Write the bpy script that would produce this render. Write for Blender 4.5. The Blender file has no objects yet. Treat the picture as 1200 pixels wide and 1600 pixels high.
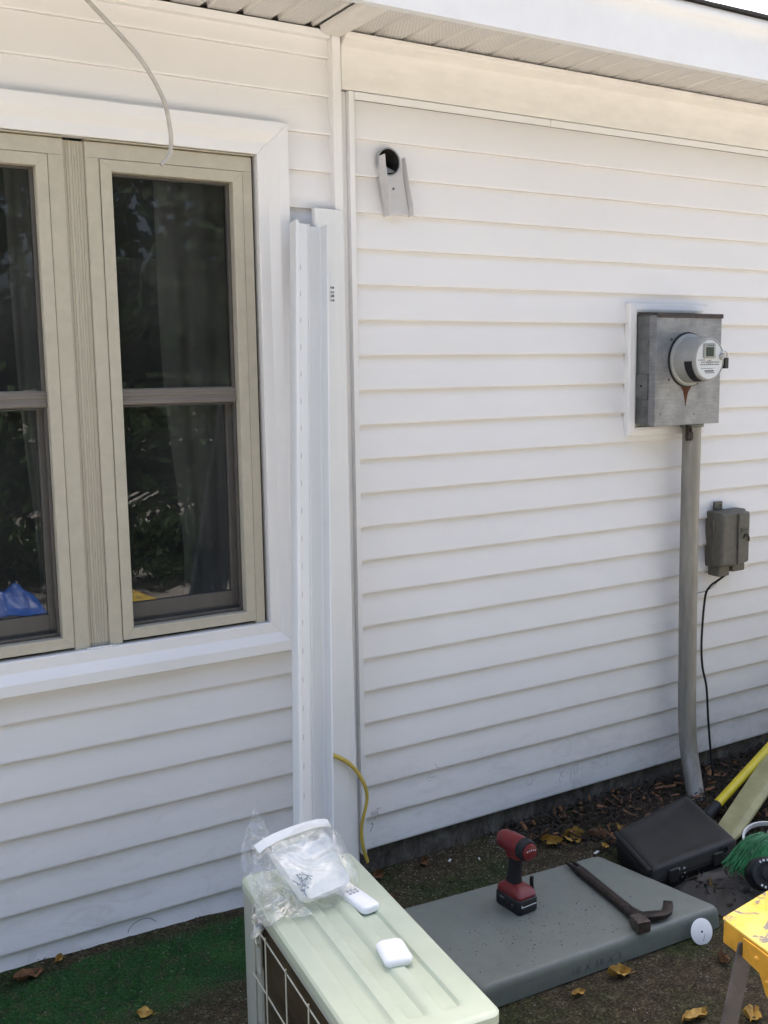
import bpy, math, random
from mathutils import Vector, Matrix, noise
random.seed(7)
S = bpy.context.scene
COL = S.collection

# ------------------------------------------------------------------ camera, sky, sun, exposure
cam_d = bpy.data.cameras.new('camera'); cam = bpy.data.objects.new('camera', cam_d); COL.objects.link(cam)
R_ = Vector((0.852895, -0.521882, -0.014424)); U_ = Vector((0.083692, 0.1094, 0.990468)); F_ = Vector((0.51533, 0.845973, -0.136984)).normalized()
R_ = (R_ - F_*R_.dot(F_)).normalized(); U_ = R_.cross(F_)
M = Matrix((( R_.x, U_.x, -F_.x, 0.0), (R_.y, U_.y, -F_.y, -2.975571), (R_.z, U_.z, -F_.z, 1.771543), (0, 0, 0, 1)))
cam.matrix_world = M
cam_d.sensor_fit = 'VERTICAL'; cam_d.sensor_height = 36.0; cam_d.lens = 36.45
cam_d.clip_start = 0.02; cam_d.clip_end = 500
S.camera = cam
SUN_EL = math.radians(55); SUN_AZ = math.radians(22)      # azimuth from +Y towards +X: the sun stands behind the house
w = bpy.data.worlds.new('World'); S.world = w; w.use_nodes = True
nt = w.node_tree; nt.nodes.clear()
sky = nt.nodes.new('ShaderNodeTexSky'); sky.sky_type = 'NISHITA'; sky.sun_disc = False
sky.sun_elevation = SUN_EL; sky.sun_rotation = SUN_AZ; sky.air_density = 0.8; sky.dust_density = 7.0; sky.ozone_density = 0.3
bg = nt.nodes.new('ShaderNodeBackground'); bg.inputs['Strength'].default_value = 0.11
wo = nt.nodes.new('ShaderNodeOutputWorld'); nt.links.new(sky.outputs[0], bg.inputs[0]); nt.links.new(bg.outputs[0], wo.inputs[0])
sun_d = bpy.data.lights.new('sun', 'SUN'); sun_d.energy = 5.0; sun_d.angle = math.radians(0.5); sun_d.color = (1.0, 0.965, 0.92)
sun = bpy.data.objects.new('sun', sun_d); COL.objects.link(sun)
sd = Vector((math.sin(SUN_AZ)*math.cos(SUN_EL), math.cos(SUN_AZ)*math.cos(SUN_EL), math.sin(SUN_EL)))
sun.rotation_euler = sd.to_track_quat('Z', 'Y').to_euler()
S.view_settings.view_transform = 'Standard'; S.view_settings.look = 'None'; S.view_settings.gamma = 1.0
S.view_settings.exposure = 2.52
S.view_settings.use_curve_mapping = False

# ------------------------------------------------------------------ materials
def new_mat(name, col, rough=0.5, spec=0.5, metal=0.0):
    m = bpy.data.materials.new(name); m.use_nodes = True
    b = m.node_tree.nodes['Principled BSDF']
    b.inputs['Base Color'].default_value = (*col, 1); b.inputs['Roughness'].default_value = rough
    b.inputs['Specular IOR Level'].default_value = spec; b.inputs['Metallic'].default_value = metal
    return m
class NG:
    def __init__(s, m): s.m = m; s.t = m.node_tree; s.b = s.t.nodes['Principled BSDF']
    def n(s, typ, **k):
        x = s.t.nodes.new('ShaderNode'+typ)
        for a, v in k.items():
            if a in x.inputs: x.inputs[a].default_value = v
            else: setattr(x, a, v)
        return x
    def l(s, a, b): s.t.links.new(a, b)
    def pos(s, scale=(1,1,1), obj=False):
        c = s.n('TexCoord') if obj else s.n('NewGeometry')
        mp = s.n('Mapping'); s.l(c.outputs['Object' if obj else 'Position'], mp.inputs[0]); mp.inputs['Scale'].default_value = scale
        return mp.outputs[0]
    def noise(s, p, scale, detail=4, rough=0.6, dist=0.0):
        x = s.n('TexNoise'); s.l(p, x.inputs['Vector']); x.inputs['Scale'].default_value = scale
        x.inputs['Detail'].default_value = detail; x.inputs['Roughness'].default_value = rough; x.inputs['Distortion'].default_value = dist
        return x.outputs['Fac']
    def ramp(s, f, stops):
        r = s.n('ValToRGB'); s.l(f, r.inputs[0]); e = r.color_ramp.elements
        while len(e) > 1: e.remove(e[0])
        e[0].position, e[0].color = stops[0][0], (*stops[0][1], 1) if len(stops[0][1]) == 3 else stops[0][1]
        for p, c in stops[1:]:
            q = e.new(p); q.color = (*c, 1)
        return r.outputs[0]
    def mix(s, f, a, b, mode='MIX'):
        x = s.n('Mix'); x.data_type = 'RGBA'; x.blend_type = mode
        if isinstance(f, float): x.inputs[0].default_value = f
        else: s.l(f, x.inputs[0])
        for k, v in ((6, a), (7, b)):
            if isinstance(v, tuple): x.inputs[k].default_value = (*v, 1)
            else: s.l(v, x.inputs[k])
        return x.outputs[2]
    def bump(s, h, dist, strength=1.0, prev=None):
        x = s.n('Bump'); s.l(h, x.inputs['Height']); x.inputs['Distance'].default_value = dist; x.inputs['Strength'].default_value = strength
        if prev: s.l(prev, x.inputs['Normal'])
        s.l(x.outputs[0], s.b.inputs['Normal']); return x.outputs[0]
    def color(s, c): s.l(c, s.b.inputs['Base Color'])
    def roughr(s, f, a, b):
        r = s.n('MapRange'); s.l(f, r.inputs[0]); r.inputs[3].default_value = a; r.inputs[4].default_value = b; s.l(r.outputs[0], s.b.inputs['Roughness'])
def g3(v): return (v, v, v)

def plain(name, col, rough=0.5, var=0.06, scale=30, bump=0.0002, spec=0.5, metal=0.0, stretch=(1,1,1), specks=None):
    m = new_mat(name, col, rough, spec, metal); g = NG(m); p = g.pos(stretch, obj=True)
    n1 = g.noise(p, scale, 5); n2 = g.noise(p, scale*0.15, 3)
    lo = tuple(c*(1-var*1.6) for c in col); hi = tuple(min(1, c*(1+var)) for c in col)
    c = g.ramp(n1, [(0.3, lo), (0.7, hi)]); c2 = g.ramp(n2, [(0.3, g3(1-var)), (0.7, g3(1.0))])
    c = g.mix(1.0, c, c2, 'MULTIPLY')
    if specks:
        n3 = g.noise(p, specks[0], 3, 0.7); f = g.ramp(n3, [(specks[1], g3(0)), (specks[1]+0.04, g3(1))]); c = g.mix(f, c, specks[2])
    g.color(c); g.roughr(n1, max(0.02, rough-0.08), min(1, rough+0.1)); g.bump(n1, bump)
    return m

def vinyl_mat(name, col, dirt=True):
    m = new_mat(name, col, 0.42, 0.4); g = NG(m)
    p = g.pos((5, 5, 90)); gr = g.noise(p, 5.0, 6, 0.7, 0.4)           # embossed wood grain along the plank
    pw = g.pos((1, 1, 2.0)); big = g.noise(pw, 1.7, 3); mid = g.noise(g.pos((1,1,3)), 9, 5, 0.65, 1.0)
    c = g.ramp(big, [(0.3, tuple(x*0.955 for x in col)), (0.7, col)])
    f = g.ramp(mid, [(0.60, g3(0)), (0.85, g3(0.10))]); c = g.mix(f, c, (0.42, 0.38, 0.33))
    if dirt:
        sx = g.n('SeparateXYZ'); geo = g.n('NewGeometry'); g.l(geo.outputs['Position'], sx.inputs[0])
        h = g.n('MapRange'); g.l(sx.outputs['Z'], h.inputs[0]); h.inputs[1].default_value = 0.62; h.inputs[2].default_value = 0.1; h.inputs[3].default_value = 0; h.inputs[4].default_value = 1
        dn = g.noise(g.pos((1, 1, 3)), 6, 6, 0.72, 1.5)
        r1 = g.ramp(dn, [(0.50, g3(0)), (0.80, g3(0.40))])
        mm = g.n('Math', operation='MULTIPLY'); g.l(h.outputs[0], mm.inputs[0]); g.l(r1, mm.inputs[1])
        c = g.mix(mm.outputs[0], c, (0.30, 0.29, 0.27))
        # splashes of soil, heavier towards the right-hand end of the wall
        hx = g.n('MapRange'); g.l(sx.outputs['X'], hx.inputs[0]); hx.inputs[1].default_value = 1.9; hx.inputs[2].default_value = 3.9; hx.inputs[3].default_value = 0.05; hx.inputs[4].default_value = 0.6
        h2 = g.n('MapRange'); g.l(sx.outputs['Z'], h2.inputs[0]); h2.inputs[1].default_value = 1.1; h2.inputs[2].default_value = 0.1; h2.inputs[3].default_value = 0; h2.inputs[4].default_value = 1
        m2 = g.n('Math', operation='MULTIPLY'); g.l(hx.outputs[0], m2.inputs[0]); g.l(h2.outputs[0], m2.inputs[1])
        c = g.mix(m2.outputs[0], c, (0.36, 0.36, 0.33))
        # thin vine traces
        vv = g.n('TexVoronoi'); vv.feature = 'DISTANCE_TO_EDGE'; g.l(g.pos((1,1,1.0)), vv.inputs['Vector']); vv.inputs['Scale'].default_value = 22
        sm = g.noise(g.pos((1.2, 1, 2.5)), 5, 5, 0.75, 0.8); r3 = g.ramp(sm, [(0.47, g3(0)), (0.66, g3(0.75))])
        h3 = g.n('MapRange'); g.l(sx.outputs['Z'], h3.inputs[0]); h3.inputs[1].default_value = 0.38; h3.inputs[2].default_value = 0.12; h3.inputs[3].default_value = 0; h3.inputs[4].default_value = 1
        m3 = g.n('Math', operation='MULTIPLY'); g.l(h3.outputs[0], m3.inputs[0]); g.l(r3, m3.inputs[1]); m4 = g.n('Math', operation='MULTIPLY'); g.l(m3.outputs[0], m4.inputs[0]); g.l(hx.outputs[0], m4.inputs[1])
        c = g.mix(m4.outputs[0], c, (0.16, 0.145, 0.12))
        # small scuffs
        sc = g.noise(g.pos((2, 1, 9)), 14, 6, 0.8, 2.0); f2 = g.ramp(sc, [(0.70, g3(0)), (0.76, g3(0.22))]); c = g.mix(f2, c, (0.35, 0.34, 0.33))
    g.color(c)
    b1 = g.bump(gr, 0.00025, 0.6); wv = g.noise(g.pos((1, 1, 4)), 1.6, 2); g.bump(wv, 0.004, 0.4, b1)
    return m

VINYL = vinyl_mat('white_vinyl_siding', (0.80, 0.785, 0.775))
TRIM = vinyl_mat('white_vinyl_trim', (0.80, 0.79, 0.775), False)
CREAM = plain('cream_coil_metal', (0.80, 0.775, 0.725), 0.4, 0.04, 8, 0.0004, stretch=(1, 1, 3))
FASCIA = plain('white_fascia_metal', (0.78, 0.79, 0.80), 0.38, 0.03, 6, 0.0006)
TAUPE = plain('taupe_window_vinyl', (0.47, 0.435, 0.345), 0.42, 0.05, 25, 0.0001)
TAUPE2 = plain('taupe_mullion_vinyl', (0.46, 0.425, 0.34), 0.5, 0.02, 14, 0.0002, stretch=(6, 6, 0.6))
BRONZE = plain('dark_bronze_sash', (0.085, 0.078, 0.070), 0.45, 0.08, 20, 0.0001)
RAIL = plain('brown_grey_meeting_rail', (0.17, 0.15, 0.13), 0.45, 0.08, 20, 0.0001, stretch=(0.5, 4, 12))
BACK = plain('wall_sheathing', (0.25, 0.22, 0.18), 0.8)
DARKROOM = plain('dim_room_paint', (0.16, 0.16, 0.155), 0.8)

def soffit_mat():
    m = new_mat('perforated_soffit_vinyl', (0.72, 0.68, 0.63), 0.5); g = NG(m)
    p = g.pos((1, 1, 1)); sp = g.n('SeparateXYZ'); g.l(p, sp.inputs[0])
    def cell(o, k, off=0.0):
        a = g.n('Math', operation='MULTIPLY'); g.l(o, a.inputs[0]); a.inputs[1].default_value = k*1.7
        b = g.n('Math', operation='ADD'); g.l(a.outputs[0], b.inputs[0]); b.inputs[1].default_value = off
        c = g.n('Math', operation='FRACT'); g.l(b.outputs[0], c.inputs[0])
        d = g.n('Math', operation='SUBTRACT'); g.l(c.outputs[0], d.inputs[0]); d.inputs[1].default_value = 0.5
        e = g.n('Math', operation='POWER'); g.l(d.outputs[0], e.inputs[0]); e.inputs[1].default_value = 2.0; return e.outputs[0]
    def dots(o):
        a = g.n('Math', operation='ADD'); g.l(cell(sp.outputs['X'], 110, o), a.inputs[0]); g.l(cell(sp.outputs['Y'], 75, o), a.inputs[1])
        r = g.n('Math', operation='LESS_THAN'); g.l(a.outputs[0], r.inputs[0]); r.inputs[1].default_value = 0.045; return r.outputs[0]
    mx = g.n('Math', operation='MAXIMUM'); g.l(dots(0.0), mx.inputs[0]); g.l(dots(0.5), mx.inputs[1])
    zl = g.n('Math', operation='LESS_THAN'); g.l(sp.outputs['Z'], zl.inputs[0]); zl.inputs[1].default_value = 2.8165
    mm = g.n('Math', operation='MULTIPLY'); g.l(mx.outputs[0], mm.inputs[0]); g.l(zl.outputs[0], mm.inputs[1])
    c = g.mix(mm.outputs[0], (0.80, 0.78, 0.755), (0.20, 0.185, 0.17)); g.color(c); return m
SOFFIT = soffit_mat()
SOFFIT2 = plain('solid_soffit_vinyl', (0.78, 0.75, 0.71), 0.5, 0.03)
SHINGLE = plain('dark_asphalt_shingle', (0.05, 0.05, 0.052), 0.9, 0.3, 200, 0.002)

def concrete_mat():
    m = new_mat('stained_foundation_concrete', (0.2, 0.18, 0.15), 0.9, 0.2); g = NG(m)
    n1 = g.noise(g.pos((4, 1, 2.2)), 4, 8, 0.75, 0.8); n2 = g.noise(g.pos(), 40, 6, 0.7)
    c = g.ramp(n1, [(0.32, (0.05, 0.044, 0.038)), (0.5, (0.12, 0.105, 0.088)), (0.68, (0.24, 0.215, 0.18))])
    c2 = g.ramp(n2, [(0.3, g3(0.7)), (0.7, g3(1))]); g.color(g.mix(1.0, c, c2, 'MULTIPLY')); g.bump(n2, 0.003); return m
CONC = concrete_mat()

def ground_mat():
    m = new_mat('worn_dirt_and_turf', (0.06, 0.05, 0.035), 0.95, 0.15); g = NG(m)
    p = g.pos(); fine = g.noise(p, 125, 5, 0.85); mid = g.noise(p, 28, 6, 0.7); big = g.noise(p, 3.2, 4, 0.6)
    dirt = g.ramp(mid, [(0.25, (0.022, 0.017, 0.010)), (0.52, (0.052, 0.041, 0.024)), (0.75, (0.098, 0.082, 0.050))])
    dirt = g.mix(1.0, dirt, g.ramp(fine, [(0.36, g3(0.30)), (0.50, g3(0.95)), (0.60, g3(2.0)), (0.70, g3(4.2))]), 'MULTIPLY')
    sp = g.n('SeparateXYZ'); g.l(p, sp.inputs[0])
    # faded turf mat: greenest by the left wall, thin olive traces elsewhere
    def rng(o, a, b):
        r = g.n('MapRange'); g.l(o, r.inputs[0]); r.inputs[1].default_value = a; r.inputs[2].default_value = b; r.clamp = True; return r.outputs[0]
    def mul(a, b):
        r = g.n('Math', operation='MULTIPLY'); g.l(a, r.inputs[0]); g.l(b, r.inputs[1]); return r.outputs[0]
    def add(a, b, k=1.0):
        r = g.n('Math', operation='MULTIPLY_ADD'); g.l(b, r.inputs[0]); r.inputs[1].default_value = k; g.l(a, r.inputs[2]); return r.outputs[0]
    yy = add(sp.outputs['Y'], big, 0.16)
    turf = mul(mul(rng(yy, 0.05, 0.025), rng(yy, -0.30, -0.2)), rng(sp.outputs['X'], 1.75, 1.35))
    tcol = g.ramp(fine, [(0.38, (0.008, 0.032, 0.008)), (0.52, (0.024, 0.092, 0.020)), (0.66, (0.09, 0.19, 0.06))])
    tf = mul(turf, g.ramp(mid, [(0.3, g3(1.0)), (0.50, g3(0.85)), (0.62, g3(0.30))]))
    c = g.mix(tf, dirt, tcol)
    ol = mul(rng(big, 0.48, 0.62), rng(sp.outputs['Y'], -1.6, -0.7)); oc = g.mix(1.0, dirt, (0.55, 0.95, 0.55), 'MULTIPLY'); c = g.mix(ol, c, oc) if False else g.mix(mul(ol, rng(tf, 0.5, 0.0)), c, oc)
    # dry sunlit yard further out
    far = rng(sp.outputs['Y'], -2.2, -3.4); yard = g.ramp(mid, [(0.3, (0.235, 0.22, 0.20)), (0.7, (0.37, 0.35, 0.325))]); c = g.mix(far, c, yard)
    g.color(c); b = g.bump(mid, 0.010, 0.6); g.bump(fine, 0.003, 0.9, b); return m
GROUND = ground_mat()

def galv_mat():
    m = new_mat('weathered_galvanised_steel', (0.30, 0.31, 0.33), 0.5, 0.5, 0.55); g = NG(m)
    p = g.pos((1, 1, 1), True); n1 = g.noise(p, 14, 6, 0.65); n2 = g.noise(g.pos((1.5, 1, 14), True), 9, 4); v = g.n('TexVoronoi'); g.l(p, v.inputs['Vector']); v.inputs['Scale'].default_value = 60
    c = g.ramp(n1, [(0.3, (0.16, 0.17, 0.185)), (0.5, (0.225, 0.235, 0.25)), (0.72, (0.32, 0.33, 0.345))])
    c = g.mix(g.ramp(n2, [(0.5, g3(0)), (0.8, g3(0.35))]), c, (0.45, 0.46, 0.48))
    hs = g.n('HueSaturation'); hs.inputs['Saturation'].default_value = 0.45; g.l(c, hs.inputs['Color']); g.color(hs.outputs[0])
    g.roughr(n1, 0.38, 0.62); g.bump(n1, 0.0006); return m
GALV = galv_mat()
GALVD = plain('dull_side_steel', (0.16, 0.17, 0.165), 0.5, 0.2, 30, 0.0008, metal=0.4)
RUST = plain('rust_stain', (0.16, 0.05, 0.02), 0.9, 0.35, 60)
RUSTDK = plain('rusted_top_edge', (0.075, 0.062, 0.056), 0.85, 0.35, 50)
CONDUIT = plain('grimy_metal_conduit', (0.285, 0.27, 0.235), 0.45, 0.16, 12, 0.0004, metal=0.25, stretch=(3, 3, 0.5), specks=(60, 0.70, (0.16, 0.14, 0.11)))
NIDM = plain('brown_grey_plastic', (0.125, 0.115, 0.09), 0.6, 0.14, 40, 0.0004)
METER = plain('pale_grey_meter_plastic', (0.33, 0.335, 0.315), 0.32, 0.07, 20, 0.0001)
METERF = plain('meter_face_plate', (0.62, 0.64, 0.64), 0.35, 0.03)
BLACK = plain('black_plastic', (0.009, 0.009, 0.011), 0.45, 0.2, 40)
BLACKR = plain('black_rubber', (0.007, 0.007, 0.010), 0.7, 0.2, 60)
LCD = plain('lcd_glass', (0.055, 0.07, 0.055), 0.15, 0.05)
INK = plain('marker_ink', (0.05, 0.05, 0.06), 0.6)
SLOT = plain('slot_shade', (0.52, 0.52, 0.53), 0.7)
INKG = plain('faded_print', (0.12, 0.13, 0.14), 0.6)
COND = plain('pale_green_beige_enamel', (0.50, 0.55, 0.415), 0.36, 0.05, 9, 0.0002, specks=(110, 0.73, (0.36, 0.37, 0.29)))
CONDS = plain('pale_beige_side_enamel', (0.40, 0.41, 0.34), 0.4, 0.04, 15, 0.0002)
WIRE = plain('cream_wire_guard', (0.55, 0.54, 0.42), 0.4, 0.05)
def coil_mat():
    m = new_mat('brown_condenser_fins', (0.07, 0.045, 0.02), 0.45, 0.5, 0.5); g = NG(m)
    wv = g.n('TexWave'); wv.wave_type = 'BANDS'; wv.bands_direction = 'Y'; g.l(g.pos((1,1,1), True), wv.inputs['Vector']); wv.inputs['Scale'].default_value = 180
    n = g.noise(g.pos((1, 1, 8), True), 6, 4); c = g.ramp(n, [(0.3, (0.045, 0.03, 0.013)), (0.7, (0.10, 0.07, 0.034))]); g.color(c); g.bump(wv.outputs['Fac'], 0.001); return m
COIL = coil_mat()
PAD = plain('grey_equipment_pad', (0.165, 0.182, 0.155), 0.5, 0.06, 24, 0.0004, specks=(75, 0.685, (0.06, 0.06, 0.055)))
PADTXT = plain('worn_embossed_letters', (0.12, 0.13, 0.125), 0.5, 0.15, 40)
BRKT = plain('dull_bracket_metal', (0.62, 0.61, 0.61), 0.45, 0.06, 12, 0.0008)
WPLASTIC = plain('glossy_white_plastic', (0.86, 0.86, 0.86), 0.22, 0.01)
DRILLRED = plain('red_tool_plastic', (0.17, 0.012, 0.014), 0.38, 0.15, 30, 0.0003)
IRON = plain('dark_forged_iron', (0.05, 0.038, 0.032), 0.5, 0.35, 45, 0.0008, metal=0.6)
IRONL = plain('worn_hammer_steel', (0.14, 0.11, 0.095), 0.42, 0.3, 60, 0.0006, metal=0.6)
CASE = plain('black_case_plastic', (0.013, 0.0135, 0.012), 0.6, 0.35, 14, 0.0012, specks=(120, 0.69, (0.07, 0.065, 0.055)))
YELLOW = plain('yellow_fibreglass', (0.62, 0.50, 0.02), 0.35, 0.06, 20, 0.0002)
WOOD = plain('pale_greenish_wood', (0.36, 0.34, 0.17), 0.6, 0.15, 12, 0.0006, stretch=(1, 1, 1))
def saw_paint():
    m = new_mat('chipped_yellow_paint', (0.7, 0.45, 0.05), 0.45, 0.5); g = NG(m); p = g.pos((1,1,1), True)
    n = g.noise(p, 17, 7, 0.72, 0.6); n2 = g.noise(p, 60, 4); c = g.ramp(n2, [(0.3, (0.66, 0.42, 0.035)), (0.7, (0.78, 0.55, 0.07))])
    pale = g.ramp(g.noise(p, 9, 4), [(0.45, g3(0)), (0.6, g3(0.5))]); c = g.mix(pale, c, (0.80, 0.64, 0.22))
    f = g.ramp(n, [(0.54, g3(0)), (0.565, g3(1))]); c = g.mix(f, c, (0.21, 0.19, 0.17)); g.color(c); g.bump(n, 0.0012); g.roughr(n, 0.35, 0.75); return m
SAWTOP = saw_paint()
SAWSIDE = plain('orange_yellow_paint', (0.66, 0.33, 0.03), 0.45, 0.14, 25, 0.0008, specks=(70, 0.70, (0.25, 0.13, 0.07)))
SAWLEG = plain('grimy_leg_steel', (0.13, 0.115, 0.11), 0.6, 0.3, 14, 0.0006, metal=0.2, specks=(150, 0.73, (0.42, 0.42, 0.42)))
GREENB = plain('green_bristles', (0.02, 0.20, 0.055), 0.5, 0.25, 30)
TARP = plain('dark_grey_tarp', (0.035, 0.033, 0.03), 0.6, 0.2, 10, 0.001)
LEAFY = plain('yellow_ochre_leaf', (0.50, 0.30, 0.06), 0.7, 0.28, 60, 0.0006, specks=(90, 0.66, (0.10, 0.05, 0.02)))
LEAFB = plain('brown_dry_leaf', (0.19, 0.085, 0.03), 0.75, 0.35, 60, 0.0006)
BARK = plain('bark_mulch', (0.035, 0.022, 0.014), 0.9, 0.5, 30)
BARK2 = plain('light_bark_chips', (0.060, 0.045, 0.033), 0.9, 0.4, 30)
GRIT = plain('pale_grit', (0.34, 0.32, 0.27), 0.9, 0.3, 300)
CABLEW = plain('grey_white_cable', (0.48, 0.45, 0.40), 0.5, 0.12, 40)
CABLEY = plain('yellow_cable_jacket', (0.50, 0.37, 0.06), 0.45, 0.12, 20)
TURFB = plain('turf_fibre', (0.028, 0.115, 0.026), 0.6, 0.4, 8)
TURFO = plain('olive_fibre', (0.052, 0.048, 0.024), 0.8, 0.4, 8)
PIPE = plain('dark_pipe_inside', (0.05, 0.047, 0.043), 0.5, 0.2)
FLAP = plain('grey_flap', (0.36, 0.37, 0.38), 0.5, 0.1)
CURTAIN = plain('grey_sheer_curtain', (0.30, 0.29, 0.28), 0.9, 0.08, 6)
FOLI = plain('dark_leaves', (0.045, 0.085, 0.028), 0.6, 0.5, 2)
TRUNK = plain('tree_bark', (0.09, 0.07, 0.05), 0.9, 0.3, 12)
LATT = plain('white_lattice_wood', (0.6, 0.6, 0.58), 0.6, 0.05)
BLUET = plain('blue_tarp_sheet', (0.03, 0.12, 0.5), 0.4, 0.2, 5)

def glass_mat():
    m = bpy.data.materials.new('window_glass'); m.use_nodes = True; t = m.node_tree; t.nodes.clear()
    o = t.nodes.new('ShaderNodeOutputMaterial'); mx = t.nodes.new('ShaderNodeMixShader'); fr = t.nodes.new('ShaderNodeFresnel'); fr.inputs[0].default_value = 1.5
    a = t.nodes.new('ShaderNodeBsdfTransparent'); a.inputs[0].default_value = (0.50, 0.53, 0.53, 1); b = t.nodes.new('ShaderNodeBsdfGlossy'); b.inputs['Roughness'].default_value = 0.01
    n = t.nodes.new('ShaderNodeTexNoise'); n.inputs['Scale'].default_value = 3.5; n.inputs['Detail'].default_value = 1; bu = t.nodes.new('ShaderNodeBump'); bu.inputs['Distance'].default_value = 0.004; bu.inputs['Strength'].default_value = 0.5
    tc = t.nodes.new('ShaderNodeNewGeometry')
    t.links.new(tc.outputs['Position'], n.inputs['Vector']); t.links.new(n.outputs[0], bu.inputs['Height']); t.links.new(bu.outputs[0], b.inputs['Normal'])
    df = t.nodes.new('ShaderNodeBsdfDiffuse'); df.inputs[0].default_value = (0.5, 0.52, 0.52, 1); md = t.nodes.new('ShaderNodeMixShader')     # thin film of dust
    dn = t.nodes.new('ShaderNodeTexNoise'); dn.inputs['Scale'].default_value = 3.5; dn.inputs['Detail'].default_value = 6; dn.inputs['Roughness'].default_value = 0.7; dr_ = t.nodes.new('ShaderNodeMapRange'); dr_.inputs[1].default_value = 0.3; dr_.inputs[2].default_value = 0.75; dr_.inputs[3].default_value = 0.012; dr_.inputs[4].default_value = 0.05
    t.links.new(tc.outputs['Position'], dn.inputs['Vector']); t.links.new(dn.outputs[0], dr_.inputs[0]); t.links.new(dr_.outputs[0], md.inputs[0])
    t.links.new(fr.outputs[0], mx.inputs[0]); t.links.new(a.outputs[0], mx.inputs[1]); t.links.new(b.outputs[0], mx.inputs[2]); t.links.new(mx.outputs[0], md.inputs[1]); t.links.new(df.outputs[0], md.inputs[2]); t.links.new(md.outputs[0], o.inputs[0]); return m
GLASS = glass_mat()
def bag_mat(white=0.10):
    m = bpy.data.materials.new('crinkled_clear_plastic'); m.use_nodes = True; t = m.node_tree; t.nodes.clear()
    o = t.nodes.new('ShaderNodeOutputMaterial'); a = t.nodes.new('ShaderNodeBsdfTransparent'); a.inputs[0].default_value = (0.99, 0.99, 0.98, 1)
    b = t.nodes.new('ShaderNodeBsdfGlossy'); b.inputs['Roughness'].default_value = 0.2; d = t.nodes.new('ShaderNodeBsdfDiffuse'); d.inputs[0].default_value = (0.88, 0.89, 0.85, 1)
    tl = t.nodes.new('ShaderNodeBsdfTranslucent'); tl.inputs[0].default_value = (0.88, 0.89, 0.85, 1); m0 = t.nodes.new('ShaderNodeMixShader'); m0.inputs[0].default_value = 0.5
    tc = t.nodes.new('ShaderNodeTexCoord'); n = t.nodes.new('ShaderNodeTexNoise'); n.inputs['Scale'].default_value = 11; n.inputs['Detail'].default_value = 2; n.inputs['Distortion'].default_value = 2.0
    rd = t.nodes.new('ShaderNodeTexNoise'); rd.inputs['Scale'].default_value = 13; rd.inputs['Detail'].default_value = 2; rd.inputs['Distortion'].default_value = 3.5
    rp = t.nodes.new('ShaderNodeMapRange'); rp.inputs[1].default_value = 0.50; rp.inputs[2].default_value = 0.66; rp.inputs[3].default_value = white*0.55; rp.inputs[4].default_value = min(1, white*2.8)
    bu = t.nodes.new('ShaderNodeBump'); bu.inputs['Distance'].default_value = 0.02; bu.inputs['Strength'].default_value = 0.8
    L = t.links.new
    L(tc.outputs['Object'], n.inputs['Vector']); L(tc.outputs['Object'], rd.inputs['Vector']); L(n.outputs[0], bu.inputs['Height']); L(rd.outputs[0], rp.inputs[0]); L(bu.outputs[0], b.inputs['Normal'])
    L(d.outputs[0], m0.inputs[1]); L(tl.outputs[0], m0.inputs[2])
    m1 = t.nodes.new('ShaderNodeMixShader'); L(rp.outputs[0], m1.inputs[0]); L(a.outputs[0], m1.inputs[1]); L(m0.outputs[0], m1.inputs[2])
    m2 = t.nodes.new('ShaderNodeMixShader'); m2.inputs[0].default_value = 0.10; L(m1.outputs[0], m2.inputs[1]); L(b.outputs[0], m2.inputs[2])
    L(m2.outputs[0], o.inputs[0]); return m
BAG = bag_mat(0.16)

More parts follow.
